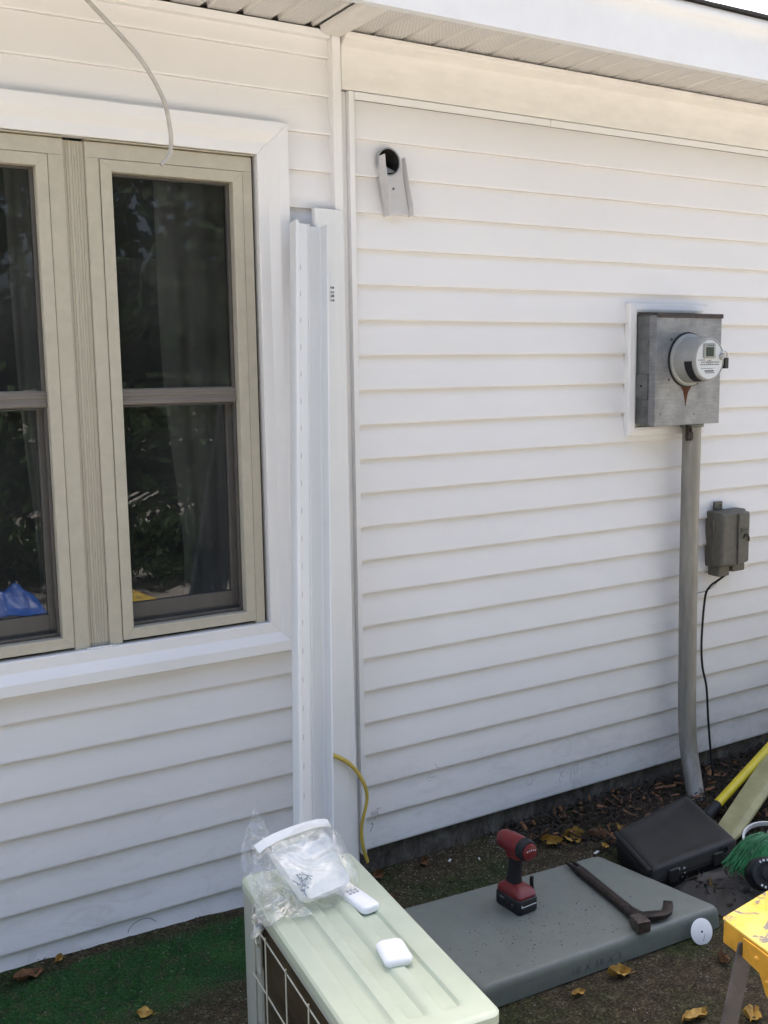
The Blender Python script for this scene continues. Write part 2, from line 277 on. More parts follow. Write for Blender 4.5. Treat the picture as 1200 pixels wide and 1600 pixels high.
# ------------------------------------------------------------------ object helpers
ORG = {}
def thing(name, label, cat, loc=(0,0,0), rotz=0.0, group=None, kind=None):
    o = bpy.data.objects.new(name, None); COL.objects.link(o); o.empty_display_size = 0.05
    o.location = loc; o.rotation_euler = (0, 0, rotz)
    if label: o['label'] = label
    if cat: o['category'] = cat
    if group: o['group'] = group
    if kind: o['kind'] = kind
    ORG[o.name] = Vector(loc) if rotz == 0 else Vector((0,0,0)); return o
def tag(o, label=None, cat=None, group=None, kind=None):
    if label: o['label'] = label
    if cat: o['category'] = cat
    if group: o['group'] = group
    if kind: o['kind'] = kind
    return o
class MB:
    def __init__(s): s.v = []; s.f = []
    def add(s, vs, fs):
        n = len(s.v); s.v += [Vector(v) for v in vs]; s.f += [tuple(i+n for i in f) for f in fs]; return s
    def box(s, x0, y0, z0, x1, y1, z1):
        if x0 > x1: x0, x1 = x1, x0
        if y0 > y1: y0, y1 = y1, y0
        if z0 > z1: z0, z1 = z1, z0
        return s.add([(x0,y0,z0),(x1,y0,z0),(x1,y1,z0),(x0,y1,z0),(x0,y0,z1),(x1,y0,z1),(x1,y1,z1),(x0,y1,z1)],
                     [(0,3,2,1),(4,5,6,7),(0,1,5,4),(1,2,6,5),(2,3,7,6),(3,0,4,7)])
    def hexa(s, b, t):     # bottom quad, top quad (counter-clockwise from above)
        return s.add(list(b)+list(t), [(0,3,2,1),(4,5,6,7),(0,1,5,4),(1,2,6,5),(2,3,7,6),(3,0,4,7)])
    def prism(s, loops, closed=True, caps=True):      # list of equal-length loops
        n = len(loops[0]); vs = [p for l in loops for p in l]; fs = []
        for i in range(len(loops)-1):
            for j in range(n if closed else n-1):
                k = (j+1) % n; fs.append((i*n+j, i*n+k, (i+1)*n+k, (i+1)*n+j))
        if caps and closed: fs.append(tuple(range(n))[::-1]); fs.append(tuple((len(loops)-1)*n+j for j in range(n)))
        return s.add(vs, fs)
    def tube(s, pts, r, seg=10, flat=1.0, up=None):
        pts = [Vector(p) for p in pts]; n = len(pts); rs = r if isinstance(r, (list, tuple)) else [r]*n
        loops = []; prev = None
        for i, p in enumerate(pts):
            d = (pts[min(i+1, n-1)] - pts[max(i-1, 0)]).normalized()
            a = Vector(up) if up else (prev if prev else (Vector((0,0,1)) if abs(d.z) < 0.9 else Vector((1,0,0))))
            x = (a - d*a.dot(d)).normalized(); y = d.cross(x); prev = x
            loops.append([p + x*math.cos(q)*rs[i]*flat + y*math.sin(q)*rs[i] for q in [2*math.pi*k/seg for k in range(seg)]])
        return s.prism(loops)
    def lathe(s, prof, o, ax, seg=32, caps=True):    # prof: (radius, distance along ax)
        o = Vector(o); ax = Vector(ax).normalized(); x = ax.orthogonal().normalized(); y = ax.cross(x)
        return s.prism([[o + ax*h + x*r*math.cos(2*math.pi*k/seg) + y*r*math.sin(2*math.pi*k/seg) for k in range(seg)] for r, h in prof], True, caps)
    def build(s, name, mat, parent=None, bevel=0.0, smooth=False, segs=2, local=False, **tg):
        o0 = Vector((0,0,0))
        if parent is not None and not local:
            q = parent
            while q is not None: o0 = o0 + ORG.get(q.name, Vector((0,0,0))); q = q.parent
        me = bpy.data.meshes.new(name); me.from_pydata([v - o0 for v in s.v], [], s.f); me.update()
        import bmesh
        bm = bmesh.new(); bm.from_mesh(me); bmesh.ops.recalc_face_normals(bm, faces=bm.faces); bm.to_mesh(me); bm.free()
        me.materials.append(mat)
        o = bpy.data.objects.new(name, me); COL.objects.link(o)
        if parent is not None: o.parent = parent
        if bevel:
            b = o.modifiers.new('bevel', 'BEVEL'); b.width = bevel; b.segments = segs; b.limit_method = 'ANGLE'; b.angle_limit = math.radians(35)
        if smooth or bevel:
            for p in me.polygons: p.use_smooth = True
            if not bevel or smooth != 'all':
                try: me.set_sharp_from_angle(angle=math.radians(40))
                except Exception: pass
        return tag(o, **tg)
def B(*a): return MB().box(*a)
def smooth_path(pts, n=8):
    P_ = [Vector(p) for p in pts]; P_ = [P_[0]*2-P_[1]] + P_ + [P_[-1]*2-P_[-2]]; out = []
    for i in range(1, len(P_)-2):
        a, b, c, d = P_[i-1:i+3]
        for k in range(n):
            t = k/n; out.append(0.5*((2*b)+(c-a)*t+(2*a-5*b+4*c-d)*t*t+(3*b-a-3*c+d)*t**3))
    out.append(P_[-2]); return out
def nz(x, y, z=0.0, s=1.0): return noise.noise(Vector((x*s, y*s, z*s)))

# ------------------------------------------------------------------ ground
def gh(x, y):
    """height of the soil"""
    h = 0.004*nz(x, y, 0, 9) + 0.003*nz(x, y, 3, 25)
    a = max(0.0, min(1.0, (1.62-x)/0.5)); h += a*max(0.0, 1-(-y)/0.22)*(0.035+0.022*max(0, min(1, 1.1-x))) if y > -0.22 else 0.0
    b = max(0.0, min(1.0, (x-2.1)/0.5))*max(0.0, min(1.0, (y+0.42)/0.2)); h += b*(0.012+0.012*nz(x, y, 5, 14))
    return h
mb = MB(); nx, ny = 260, 150; X0, X1, Y0, Y1 = -0.9, 5.0, -2.6, 0.06
for j in range(ny+1):
    for i in range(nx+1):
        x = X0+(X1-X0)*i/nx; y = Y0+(Y1-Y0)*j/ny
        e = min(1, 8*min(i, nx-i, j)/nx)
        mb.v.append(Vector((x, y, gh(x, y)*e)))
for j in range(ny):
    for i in range(nx): a = j*(nx+1)+i; mb.f.append((a, a+1, a+nx+2, a+nx+1))
for q in ((-90, -90, X0, 90), (X1, -90, 90, 90), (X0, -90, X1, Y0), (X0, Y1, X1, 90)):
    mb.add([(q[0], q[1], 0), (q[2], q[1], 0), (q[2], q[3], 0), (q[0], q[3], 0)], [(0,1,2,3)])
mb.build('ground', GROUND, smooth='all', kind='structure')

# ------------------------------------------------------------------ house
SP = 0.1143; ZB = 0.101
house = thing('house', 'white vinyl sided house wall with taupe windows under a perforated eave', 'house', (0, 0, 0))
wall = MB()
wall.box(-1.2, 0.045, 0.115, 0.25, 0.14, 2.84).box(1.40, 0.045, 0.115, 1.795, 0.14, 2.84).box(1.895, 0.045, 0.115, 5.6, 0.14, 2.84).box(1.795, 0.045, 0.115, 1.895, 0.14, 2.385).box(1.795, 0.045, 2.489, 1.895, 0.14, 2.84).box(0.25, 0.045, 0.115, 1.40, 0.14, 0.94).box(0.25, 0.045, 2.44, 1.40, 0.14, 2.84)
wall.box(-1.2, 0.14, 0.115, -1.1, 6.0, 2.84).box(5.5, 0.14, 0.115, 5.6, 6.0, 2.84).box(-1.1, 5.9, 0.115, 5.5, 6.0, 2.84)
wall = wall.build('wall', BACK, house)
B(-1.2, 0.03, -0.3, 5.6, 0.2, 0.112).build('foundation', CONC, house)
def plank(x0, x1, k, z1=None):
    zb = ZB + k*SP; zt = zb+SP+0.008
    if z1: zt = z1
    t = (zt-zb)/SP; n = max(2, int((x1-x0)/0.12)); mb = MB(); loops = []
    for i in range(n+1):
        x = x0+(x1-x0)*i/n; w_ = 0.0010*nz(x*1.3, k*3.7) ; s_ = 0.0008*nz(x*0.9, k*1.9+40)
        zz = zb+s_
        loops.append([(x, 0.0190+w_, zz+0.0005), (x, 0.0012+w_, zz), (x, 0.0+w_, zz+0.0016), (x, 0.0002+w_, zz+0.008), (x, 0.0185*min(1, t)+w_*0.3, zt), (x, 0.026, zt), (x, 0.026, zb+0.006)])
    mb.prism(loops); return mb.build('siding_plank', VINYL, wall, smooth=True)
for k in range(-1, 24):
    z1 = 2.812 if k == 23 else None
    full = (k <= 6) or (k >= 21)
    if full: plank(-1.15, 1.642, k, z1)
    else: plank(-1.15, 0.235, k); plank(1.42, 1.642, k)
for k in range(0, 22): plank(1.708, 5.55, k, 2.622 if k == 21 else None)
# vertical trims between the two stretches of siding
def trimbox(name, x0, y0, z0, x1, y1, z1, mat=TRIM, bevel=0.002, **k): return B(x0, y0, z0, x1, y1, z1).build(name, mat, house, bevel, **k)
trimbox('corner_trim', 1.636, -0.020, 0.02, 1.667, 0.03, 2.80)
trimbox('trim_backing', 1.6675, 0.002, 0.02, 1.6945, 0.03, 2.639)
mb = MB(); mb.prism([[(1.695, 0.03, z), (1.695, -0.017, z), (1.713, -0.017, z), (1.7145, -0.012, z), (1.7135, 0.0, z), (1.7125, -0.002, z), (1.7125, -0.013, z), (1.699, -0.013, z), (1.699, 0.03, z)] for z in (0.098, 2.6385)])
mb.build('j_channel', TRIM, house)
for a, b in ((1.7155, 2.518), (2.5205, 5.5)):
    mb = MB(); mb.prism([[(x, 0.02, 2.639), (x, -0.0165, 2.639), (x, -0.018, 2.636), (x, -0.017, 2.617), (x, -0.013, 2.615), (x, -0.013, 2.632), (x, 0.02, 2.632)] for x in (a, b)])
    mb.build('j_channel', TRIM, house)
mb = MB(); mb.prism([[(x, -0.012, 2.6425), (x, -0.012, 2.764), (x, -0.016, 2.772), (x, -0.040, 2.786), (x, -0.044, 2.790), (x, -0.044, 2.807), (x, 0.03, 2.807), (x, 0.03, 2.6425)] for x in (1.672, 5.5)])
mb.build('frieze_board', CREAM, house, 0.0015)
# narrow channel where the left siding meets the soffit
mb = MB(); mb.prism([[(x, -0.016, 2.786), (x, -0.018, 2.808), (x, 0.0, 2.812), (x, 0.03, 2.812), (x, 0.03, 2.786)] for x in (-1.15, 1.634)]); mb.build('j_channel', TRIM, house, 0.001)
# soffit: separate panels with a raised groove on one edge
soff = B(-1.2, -0.345, 2.838, 5.6, 0.14, 2.848).build('soffit', SOFFIT2, house)
def soffit_panel(x, yo=-0.335, perf=True):
    pw = 0.1127; mb = MB(); y0, y1 = yo, -0.004
    prof = [(0.0, 2.815), (0.081, 2.815), (0.0835, 2.8165), (0.086, 2.8295), (0.105, 2.8295), (0.108, 2.8165), (0.1105, 2.815), (pw, 2.815), (pw, 2.836), (0.0, 2.836)]
    mb.prism([[(x+a, y, z) for a, z in prof] for y in (y0, y1)]); return mb.build('soffit_panel', SOFFIT, soff)
x = 1.80-0.111*1-0.0145
for i in range(-1, 34): soffit_panel(1.690+0.1135*i) if i >= 0 else None
for i in range(1, 25): soffit_panel(1.582-0.1135*i)
# dividing strip running out from the wall to the fascia
mb = MB(); mb.prism([[(1.592, y, 2.816), (1.598, y, 2.800), (1.612, y, 2.792), (1.664, y, 2.792), (1.678, y, 2.799), (1.686, y, 2.816)] for y in (-0.340, -0.022)]); mb.build('soffit_divider', SOFFIT2, house, 0.0015)
# outer channel, fascia and shingle edge
B(-1.2, -0.352, 2.795, 5.6, -0.325, 2.8145).build('soffit_channel', SOFFIT2, house, 0.002)
mb = MB(); loops = []
for i in range(57):
    x = -1.2+6.8*i/56; q = 0.002*nz(x*1.1, 7)
    loops.append([(x, -0.33, 2.783), (x, -0.358+q, 2.783), (x, -0.360+q, 2.90), (x, -0.362+q, 2.928), (x, -0.372+q, 2.940), (x, -0.380+q, 2.952), (x, -0.382+q, 2.966), (x, -0.375, 2.978), (x, -0.33, 2.985)])
mb.prism(loops); mb.build('fascia', FASCIA, house, smooth=True)
mb = MB(); loops = []
for i in range(341):
    x = -1.3+7*i/340; q = 0.006*nz(x*2.3, 1)+0.0035*nz(x*9, 5); dz = 0.003*nz(x*3, 11)
    loops.append([(x, -0.392+q, 2.9805+dz), (x, -0.395+q, 2.988+dz), (x, 2.9, 4.15), (x, 2.9, 4.13)])
mb.prism(loops); mb.add([(-1.3, 2.9, 4.14), (5.7, 2.9, 4.14), (5.7, 6.4, 2.95), (-1.3, 6.4, 2.95)], [(0,1,2,3)])
mb.build('roof', SHINGLE, house, smooth=True)

# ---- windows
def ring(rect, prof, name, mat, parent, split=True, bevel=0.0, only=None):
    """mitred frame around rect (x0,z0,x1,z1); prof = closed list of (outward distance, y)"""
    x0, z0, x1, z1 = rect
    cs = [((x0, z0), (-1, -1)), ((x1, z0), (1, -1)), ((x1, z1), (1, 1)), ((x0, z1), (-1, 1))]; out = []
    allmb = MB()
    for i in range(4):
        if only and i not in only: continue
        (p, d), (q, e) = cs[i], cs[(i+1) % 4]; mb = MB() if split else allmb
        lp = [[(c[0]+u*s[0], y, c[1]+u*s[1]) for u, y in prof] for c, s in ((p, d), (q, e))]
        if split:   # hairline gap at the mitre
            for l, sg in ((0, 1), (1, -1)):
                t = (Vector((q[0], 0, q[1]))-Vector((p[0], 0, p[1]))).normalized()*0.0005*sg; lp[l] = [tuple(Vector(v)+t) for v in lp[l]]
        mb.prism(lp)
        if split: out.append(mb.build(name, mat, parent, bevel))
    if not split: out = [allmb.build(name, mat, parent, bevel)]
    return out
casing = [(0.0, 0.02), (0.0, -0.018), (0.003, -0.020), (0.034, -0.020), (0.0365, -0.0215), (0.060, -0.037), (0.063, -0.0385), (0.094, -0.0385), (0.0975, -0.035), (0.0975, 0.012), (0.09, 0.02)]
ring((0.279, 0.972, 1.372, 2.4165), casing, 'window_casing', TRIM, house)
for (fx0, fx1) in ((0.294, 0.797), (0.857, 1.360)):
    gx0, gx1 = fx0+0.073, fx1-0.065
    if fx0 < 0.5: gx0, gx1 = fx0+0.065, fx1-0.077
    gz0, gz1 = 1.015, 2.331
    fr = MB()
    # outer frame pieces
    def rf(prof, r): 
        x0, z0, x1, z1 = r; cs = [((x0, z0), (-1, -1)), ((x1, z0), (1, -1)), ((x1, z1), (1, 1)), ((x0, z1), (-1, 1))]
        for i in range(4):
            (p, d), (q, e) = cs[i], cs[(i+1) % 4]; fr.prism([[(c[0]+u*s_[0], y, c[1]+u*s_[1]) for u, y in prof] for c, s_ in ((p, d), (q, e))])
    rf([(0.0, 0.075), (0.0, -0.004), (0.0015, -0.0055), (0.0315, -0.0055), (0.033, -0.004), (0.033, 0.075)], (gx0, gz0, gx1, gz1))
    fr.box(fx0, -0.001, gz1+0.0345, fx1, 0.075, 2.4085).box(fx0, -0.001, gz0-0.034-0.009, gx0-0.0345, 0.075, gz1+0.0344).box(gx1+0.0345, -0.001, gz0-0.034-0.009, fx1, 0.075, gz1+0.0344)
    win = fr.build('window', TAUPE, house, 0.0012)
    if fx0 < 0.5: win['label'] = 'left double-hung window with taupe frame'
    else: win['label'] = 'right double-hung window with taupe frame'
    # sill line and head flashing lip
    B(fx0, -0.012, gz1+0.080, fx1, 0.07, gz1+0.0835).build('head_drip', TAUPE, win, 0.001)
    # upper sash (outer) and lower sash (inner)
    def frame(x0, z0, x1, z1, wl, wr, wb, wt, y0, y1, name, mat):
        m = MB().box(x0, y0, z0, x0+wl, y1, z1).box(x1-wr, y0, z0, x1, y1, z1).box(x0+wl, y0, z0, x1-wr, y1, z0+wb).box(x0+wl, y0, z1-wt, x1-wr, y1, z1); return m.build(name, mat, win, 0.001)
    frame(gx0+.0005, 1.70, gx1-.0005, gz1-.0005, 0.006, 0.010, 0.02, 0.006, 0.022, 0.046, 'upper_sash', BRONZE)
    frame(gx0+.0005, gz0+.0005, gx1-.0005, 1.700, 0.010, 0.022, 0.062, 0.02, 0.050, 0.074, 'lower_sash', BRONZE)
    frame(gx0+.0005, gz0+.0005, gx1-.0005, 1.6745, 0.006, 0.007, 0.010, 0.004, 0.022, 0.034, 'screen_frame', BRONZE)
    m = MB(); m.prism([[(x, 0.047, 1.676), (x, 0.018, 1.676), (x, 0.0145, 1.680), (x, 0.0145, 1.690), (x, 0.018, 1.694), (x, 0.018, 1.7), (x, 0.016, 1.702), (x, 0.016, 1.709), (x, 0.018, 1.711), (x, 0.018, 1.719), (x, 0.024, 1.724), (x, 0.047, 1.724)] for x in (gx0+.001, gx1-.001)])
    m.build('meeting_rail', RAIL, win)
    for a, b, y in ((1.72, gz1-0.006, 0.034), (gz0+0.062, 1.682, 0.062)):
        MB().add([(gx0+.006, y, a), (gx1-.006, y, a), (gx1-.006, y, b), (gx0+.006, y, b)], [(0,1,2,3)]).build('pane', GLASS, win)
# grooved mullion cover between the two windows
mb = MB(); pr = [(0.798, 0.07), (0.798, 0.010)]
for a in (0.806, 0.813, 0.823, 0.830, 0.838, 0.846): pr += [(a-0.0022, 0.010), (a, 0.0125), (a+0.0022, 0.010)]
pr += [(0.856, 0.010), (0.856, 0.07)]
mb.prism([[(x, y, z) for x, y in pr] for z in (0.9735, 2.408)]); mb.build('mullion_cover', TAUPE2, house)
mb = MB(); random.seed(2)
for k in range(16):
    x = 0.790+0.075*k/15; mb.lathe([(0.001, -0.004), (random.uniform(0.003, 0.006), 0), (0.001, 0.004)], (x, -0.014+random.uniform(-0.004, 0.002), 0.974), (0, 0, 1), 8)
mb.build('caulk_bead', TRIM, house, smooth='all')
# room behind the glass
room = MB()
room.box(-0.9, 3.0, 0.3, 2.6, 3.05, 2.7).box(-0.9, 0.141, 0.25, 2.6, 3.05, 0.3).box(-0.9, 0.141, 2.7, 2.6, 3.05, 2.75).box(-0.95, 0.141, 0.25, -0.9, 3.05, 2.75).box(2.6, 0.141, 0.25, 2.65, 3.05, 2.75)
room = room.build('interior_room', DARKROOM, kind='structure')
def curtain(x0, x1, y, z0, z1, label, seed):
    mb = MB(); n = 70; m = 16
    for j in range(m+1):
        for i in range(n+1):
            u = i/n; v = j/m; pinch = 1-0.35*math.exp(-((v-0.30)/0.2)**2)
            mb.v.append(Vector((x0+(x1-x0)*(0.5+(u-0.5)*pinch), y+0.014*math.sin(u*20+seed+0.6*math.sin(v*4))*(0.7+0.5*nz(u*5, v*2, seed)), z0+(z1-z0)*v)))
    for j in range(m):
        for i in range(n): a = j*(n+1)+i; mb.f.append((a, a+1, a+n+2, a+n+1))
    mb.build('curtain', CURTAIN, None, smooth='all', label=label, cat='curtain')
curtain(1.20, 1.52, 0.42, 0.5, 2.6, 'pale grey curtain hanging inside the right window', 1)
curtain(0.72, 0.92, 0.40, 0.5, 2.6, 'pale grey curtain hanging inside the left window', 4)
dw = thing('interior_doorway', 'dim white-trimmed doorway seen inside through the right window', 'doorway', (2.0, 2.95, 0.3))
for a in ((1.72, 2.95, 0.3, 1.80, 2.998, 2.42), (2.42, 2.95, 0.3, 2.50, 2.998, 2.42), (1.80, 2.95, 2.34, 2.42, 2.998, 2.42)): B(*a).build('door_trim', LATT, dw, 0.004)

# ------------------------------------------------------------------ exhaust pipe opening and its bracket
def cut_round(o, c, r):
    """cut a real round hole through a mesh (straight through along Y)"""
    cu = MB().lathe([(r, -0.1), (r, 0.5)], c, (0, 1, 0), 40).build('cutter', BLACK)
    m = o.modifiers.new('hole', 'BOOLEAN'); m.operation = 'DIFFERENCE'; m.object = cu; m.solver = 'EXACT'
    dg = bpy.context.evaluated_depsgraph_get(); me = bpy.data.meshes.new_from_object(o.evaluated_get(dg)); o.modifiers.clear(); o.data = me; bpy.data.objects.remove(cu)
for o in [o_ for o_ in wall.children if o_.name.startswith('siding_plank')]:
    zs = [v.co.z for v in o.data.vertices]; xs_ = [v.co.x for v in o.data.vertices]
    if min(zs) < 2.478 and max(zs) > 2.396 and max(xs_) > 2: cut_round(o, (1.845, 0, 2.437), 0.0408)
vp = thing('vent_pipe', 'round open vent pipe through the white siding with dark inside', 'vent pipe', (1.845, 0, 2.437))
MB().lathe([(0.0405, -0.006), (0.0405, 0.10), (0.0375, 0.10), (0.0375, -0.006)], (1.845, 0.0, 2.437), (0, 1, 0), 36, False).build('pipe', PIPE, vp, smooth=True)
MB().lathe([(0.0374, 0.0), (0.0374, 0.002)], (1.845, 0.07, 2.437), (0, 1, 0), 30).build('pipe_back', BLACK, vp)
MB().lathe([(0.0455, -0.008), (0.0455, 0.0), (0.0406, 0.0), (0.0406, -0.009), (0.0455, -0.008)], (1.845, 0.0, 2.437), (0, 1, 0), 36, False).build('pipe_collar', FLAP, vp, smooth=True)
MB().add([(1.812, 0.000, 2.437), (1.846, 0.03, 2.436), (1.874, -0.003, 2.408), (1.846, -0.005, 2.402), (1.823, -0.003, 2.409)], [(0,1,4), (1,2,3,4)]).build('flap', FLAP, vp)
br = thing('sheet_metal_bracket', 'bent white sheet metal bracket fixed below the round vent hole', 'bracket', (1.865, 0, 2.27))
mb = MB(); n = 24; arc = [(1.845+0.046*math.cos(t), 2.437+0.046*math.sin(t)) for t in [math.pi+math.radians(8)+(math.pi-math.radians(16))*i/n for i in range(n+1)]]
front = [(1.799, 2.30)] + [(1.799, 2.46)] + arc + [(1.900, 2.452)] + [(1.917, 2.272), (1.817, 2.270)]
for i, (a, b) in enumerate(arc): mb.v.append(Vector((a, -0.010, b)))
for i in range(n+1): u = i/n; mb.v.append(Vector((1.822+0.098*u, -0.012, 2.268+0.004*u)))
for i in range(n): mb.f.append((i, i+1, n+2+i, n+1+i))
mb.build('back_plate', BRKT, br)
def flange(pts, name):
    mb = MB(); lp = [[(a, -0.003, z), (a-0.001, y, z), (a+0.001, y, z), (a+0.0015, -0.003, z)] for a, y, z in pts]; mb.prism(lp); return mb.build(name, BRKT, br, 0.0005)
flange([(1.806, -0.048, 2.452), (1.806, -0.052, 2.42), (1.812, -0.052, 2.38), (1.820, -0.048, 2.34), (1.824, -0.044, 2.30), (1.825, -0.040, 2.262)], 'flange')
flange([(1.897, -0.026, 2.452), (1.900, -0.030, 2.42), (1.908, -0.034, 2.36), (1.918, -0.040, 2.30), (1.921, -0.040, 2.268)], 'flange')
for a, z in ((1.860, 2.353), (1.832, 2.39), (1.836, 2.32), (1.838, 2.30)):
    r = 0.0045 if z == 2.353 else 0.002
    MB().lathe([(r, 0), (r*0.8, 0.002)], (a, -0.0115, z), (0, -1, 0), 10).build('screw', INKG, br)

# ------------------------------------------------------------------ electric meter
mbx = thing('meter_box', 'grey galvanised electric meter box with round meter on the siding', 'meter box', (3.135, 0, 1.538))
bx0, bx1, bz0, bz1, by = 2.957, 3.315, 1.540, 1.968, -0.122
B(bx0+0.004, -0.088, bz0+0.002, bx1-0.004, 0.012, bz1-0.006).build('box_body', GALVD, mbx, 0.003)
mb = MB().box(bx0, by, bz0-0.003, bx1, by+0.003, bz1-0.010)
mb.box(bx0, by+0.003, bz0-0.003, bx0+0.003, by+0.036, bz1-0.010).box(bx1-0.003, by+0.003, bz0-0.003, bx1, by+0.036, bz1-0.010).box(bx0+0.003, by+0.003, bz0-0.003, bx1-0.003, by+0.036, bz0)
mb.build('cover', GALV, mbx, 0.002)
mb = MB().box(bx0-0.002, by-0.005, bz1-0.009, bx1+0.004, 0.008, bz1-0.003).box(bx0-0.002, by-0.005, bz1-0.020, bx1+0.004, by-0.001, bz1-0.009); mb.build('rain_hood', RUSTDK, mbx, 0.001)
B(bx0-0.003, -0.082, 1.64, bx0+0.004, -0.018, 1.735).build('side_plate', GALVD, mbx, 0.002)
MB().lathe([(0.005, 0), (0.004, 0.003)], (bx0-0.003, -0.05, 1.69), (-1, 0, 0), 10).build('screw', BLACK, mbx)
for zz, rr in ((1.59, 0.028), (1.865, 0.030)):
    MB().lathe([(rr, 0), (rr, 0.0012), (rr-0.004, 0.0012), (rr-0.004, 0.0002), (rr-0.010, 0.0002), (rr-0.010, 0.0012), (rr-0.014, 0.0012), (rr-0.014, 0.0)], (bx0+0.004, -0.05, zz), (-1, 0, 0), 24, False).build('knockout', GALVD, mbx)
cx, cz = 3.126, 1.788
MB().lathe([(0.106, 0), (0.106, 0.004), (0.100, 0.006), (0.096, 0.006), (0.096, 0.0)], (cx, by, cz), (0, -1, 0), 40, False).build('socket_gasket', BLACKR, mbx, smooth=True)
MB().lathe([(0.101, 0.0), (0.1005, 0.012), (0.097, 0.015), (0.0895, 0.016), (0.0885, 0.012)], (cx, by, cz), (0, -1, 0), 40, False).build('socket_ring', METER, mbx, smooth=True)
mt = MB().lathe([(0.090, 0.010), (0.087, 0.05), (0.083, 0.094), (0.0825, 0.104), (0.080, 0.110), (0.075, 0.112), (0.074, 0.1085), (0.0, 0.1085)], (cx, by, cz), (0, -1, 0), 48, False).build('meter', METER, mbx, smooth=True)
fy = by-0.1087
MB().lathe([(0.0735, 0.0), (0.0725, 0.0012), (0.001, 0.0012)], (cx, fy, cz), (0, -1, 0), 40).build('face_plate', METERF, mt)
B(cx-0.036, fy-0.008, cz+0.004, cx+0.026, fy-0.0012, cz+0.060).build('display_housing', METER, mt, 0.003)
B(cx-0.028, fy-0.0092, cz+0.012, cx+0.014, fy-0.0078, cz+0.046).build('display', LCD, mt, 0.0008)
for k in range(9): B(cx-0.022+k*0.0042, fy-0.0088, cz+0.0505, cx-0.0195+k*0.0042, fy-0.0079, cz+0.0545).build('print_mark', INKG, mt)
B(cx-0.045, fy-0.0018, cz-0.0345, cx+0.02, fy-0.0011, cz-0.0325).build('print_mark', INKG, mt)
B(cx-0.026, fy-0.0018, cz-0.0455, cx+0.024, fy-0.0011, cz-0.0405).build('print_mark', INK, mt)
random.seed(3)
for r_, (zz, xa, xb) in enumerate(((-0.004, -0.062, -0.034), (-0.012, -0.045, 0.045), (-0.021, -0.05, 0.045), (-0.052, -0.02, 0.02))):
    x = xa
    while x < xb:
        l = random.uniform(0.004, 0.010)
        if not (-0.012 < x < 0.008 and r_ == 1): B(cx+x, fy-0.0018, cz+zz, cx+x+l, fy-0.0011, cz+zz+0.0042).build('print_mark', INKG, mt)
        x += l+0.003
B(cx-0.012, fy-0.0019, cz-0.016, cx+0.010, fy-0.0011, cz-0.002).build('rating_plate', METER, mt, 0.0005)
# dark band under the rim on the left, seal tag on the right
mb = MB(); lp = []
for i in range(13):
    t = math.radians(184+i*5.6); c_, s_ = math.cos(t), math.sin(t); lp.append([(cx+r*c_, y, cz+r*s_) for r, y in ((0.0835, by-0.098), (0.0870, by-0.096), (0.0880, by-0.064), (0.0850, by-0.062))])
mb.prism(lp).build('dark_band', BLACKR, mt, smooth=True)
B(cx+0.078, by-0.118, cz-0.035, cx+0.098, by-0.098, cz+0.006).build('seal_tag', BLACK, mt, 0.002)
MB().lathe([(0.012, 0), (0.012, 0.010), (0.007, 0.013)], (cx+0.062, fy, cz+0.010), (0.2, -1, 0), 16).build('reset_knob', METER, mt, smooth=True)
MB().tube(smooth_path([(cx+0.060, fy-0.006, cz+0.026), (cx+0.074, fy-0.012, cz+0.030), (cx+0.090, fy-0.008, cz+0.020), (cx+0.094, fy, cz+0.008)]), 0.0035, 8).build('seal_wire', METERF, mt, smooth=True)
# rust run below the socket and small rust spots
mb = MB(); pts = [(-0.030, -0.100), (-0.022, -0.112), (-0.014, -0.120), (-0.009, -0.140), (-0.004, -0.158), (0.0, -0.180), (0.003, -0.158), (0.008, -0.138), (0.013, -0.122), (0.024, -0.110), (0.030, -0.098), (0.0, -0.104)]
mb.prism([[(cx-0.004+a, y, cz+b) for a, b in pts] for y in (by-0.0012, by+0.0005)]).build('rust_run', RUST, mbx)
for a, b, r in ((-0.088, 0.078, 0.006), (-0.110, -0.030, 0.004), (-0.098, -0.075, 0.005), (0.060, -0.092, 0.005), (0.07, 0.088, 0.004), (-0.140, -0.205, 0.004), (0.045, -0.21, 0.004)):
    MB().lathe([(r, 0), (r*0.7, 0.0018)], (cx+a, by, cz+b), (0, -1, 0), 10).build('rivet', RUSTDK if r > 0.004 else GALVD, mbx)
# white trim round the box
tr = [(0.0, 0.01), (0.0, -0.020), (0.010, -0.023), (0.030, -0.018), (0.034, -0.012), (0.034, 0.01)]
ring((bx0-0.001, bz0-0.012, bx1+0.001, bz1+0.006), tr, 'box_trim', TRIM, mbx, only=(0, 2, 3))
# conduit
cd = thing('conduit', 'thick grimy grey conduit pipe running down from the meter box', 'conduit', (3.2, -0.16, 0))
pts = smooth_path([(3.228, -0.062, 1.54), (3.228, -0.062, 1.2), (3.230, -0.064, 0.8), (3.236, -0.064, 0.55), (3.236, -0.068, 0.36), (3.236, -0.080, 0.20), (3.222, -0.115, 0.10), (3.190, -0.170, 0.0), (3.165, -0.215, -0.08)], 6)
MB().tube(pts, 0.0365, 24).build('pipe', CONDUIT, cd, smooth='all')
MB().lathe([(0.045, 0), (0.047, 0.012), (0.041, 0.014)], (3.228, -0.062, 1.522), (0, 0, 1), 24).build('locknut', GALVD, cd, smooth=True)
for dx in (-0.052, -0.033): MB().tube([(3.228+dx, -0.085, 1.54), (3.228+dx, -0.086, 1.47)], 0.006, 8).build('ground_clamp_bolt', IRON, cd, smooth=True)
B(3.172, -0.094, 1.475, 3.202, -0.078, 1.505).build('ground_clamp', IRON, cd, 0.002)
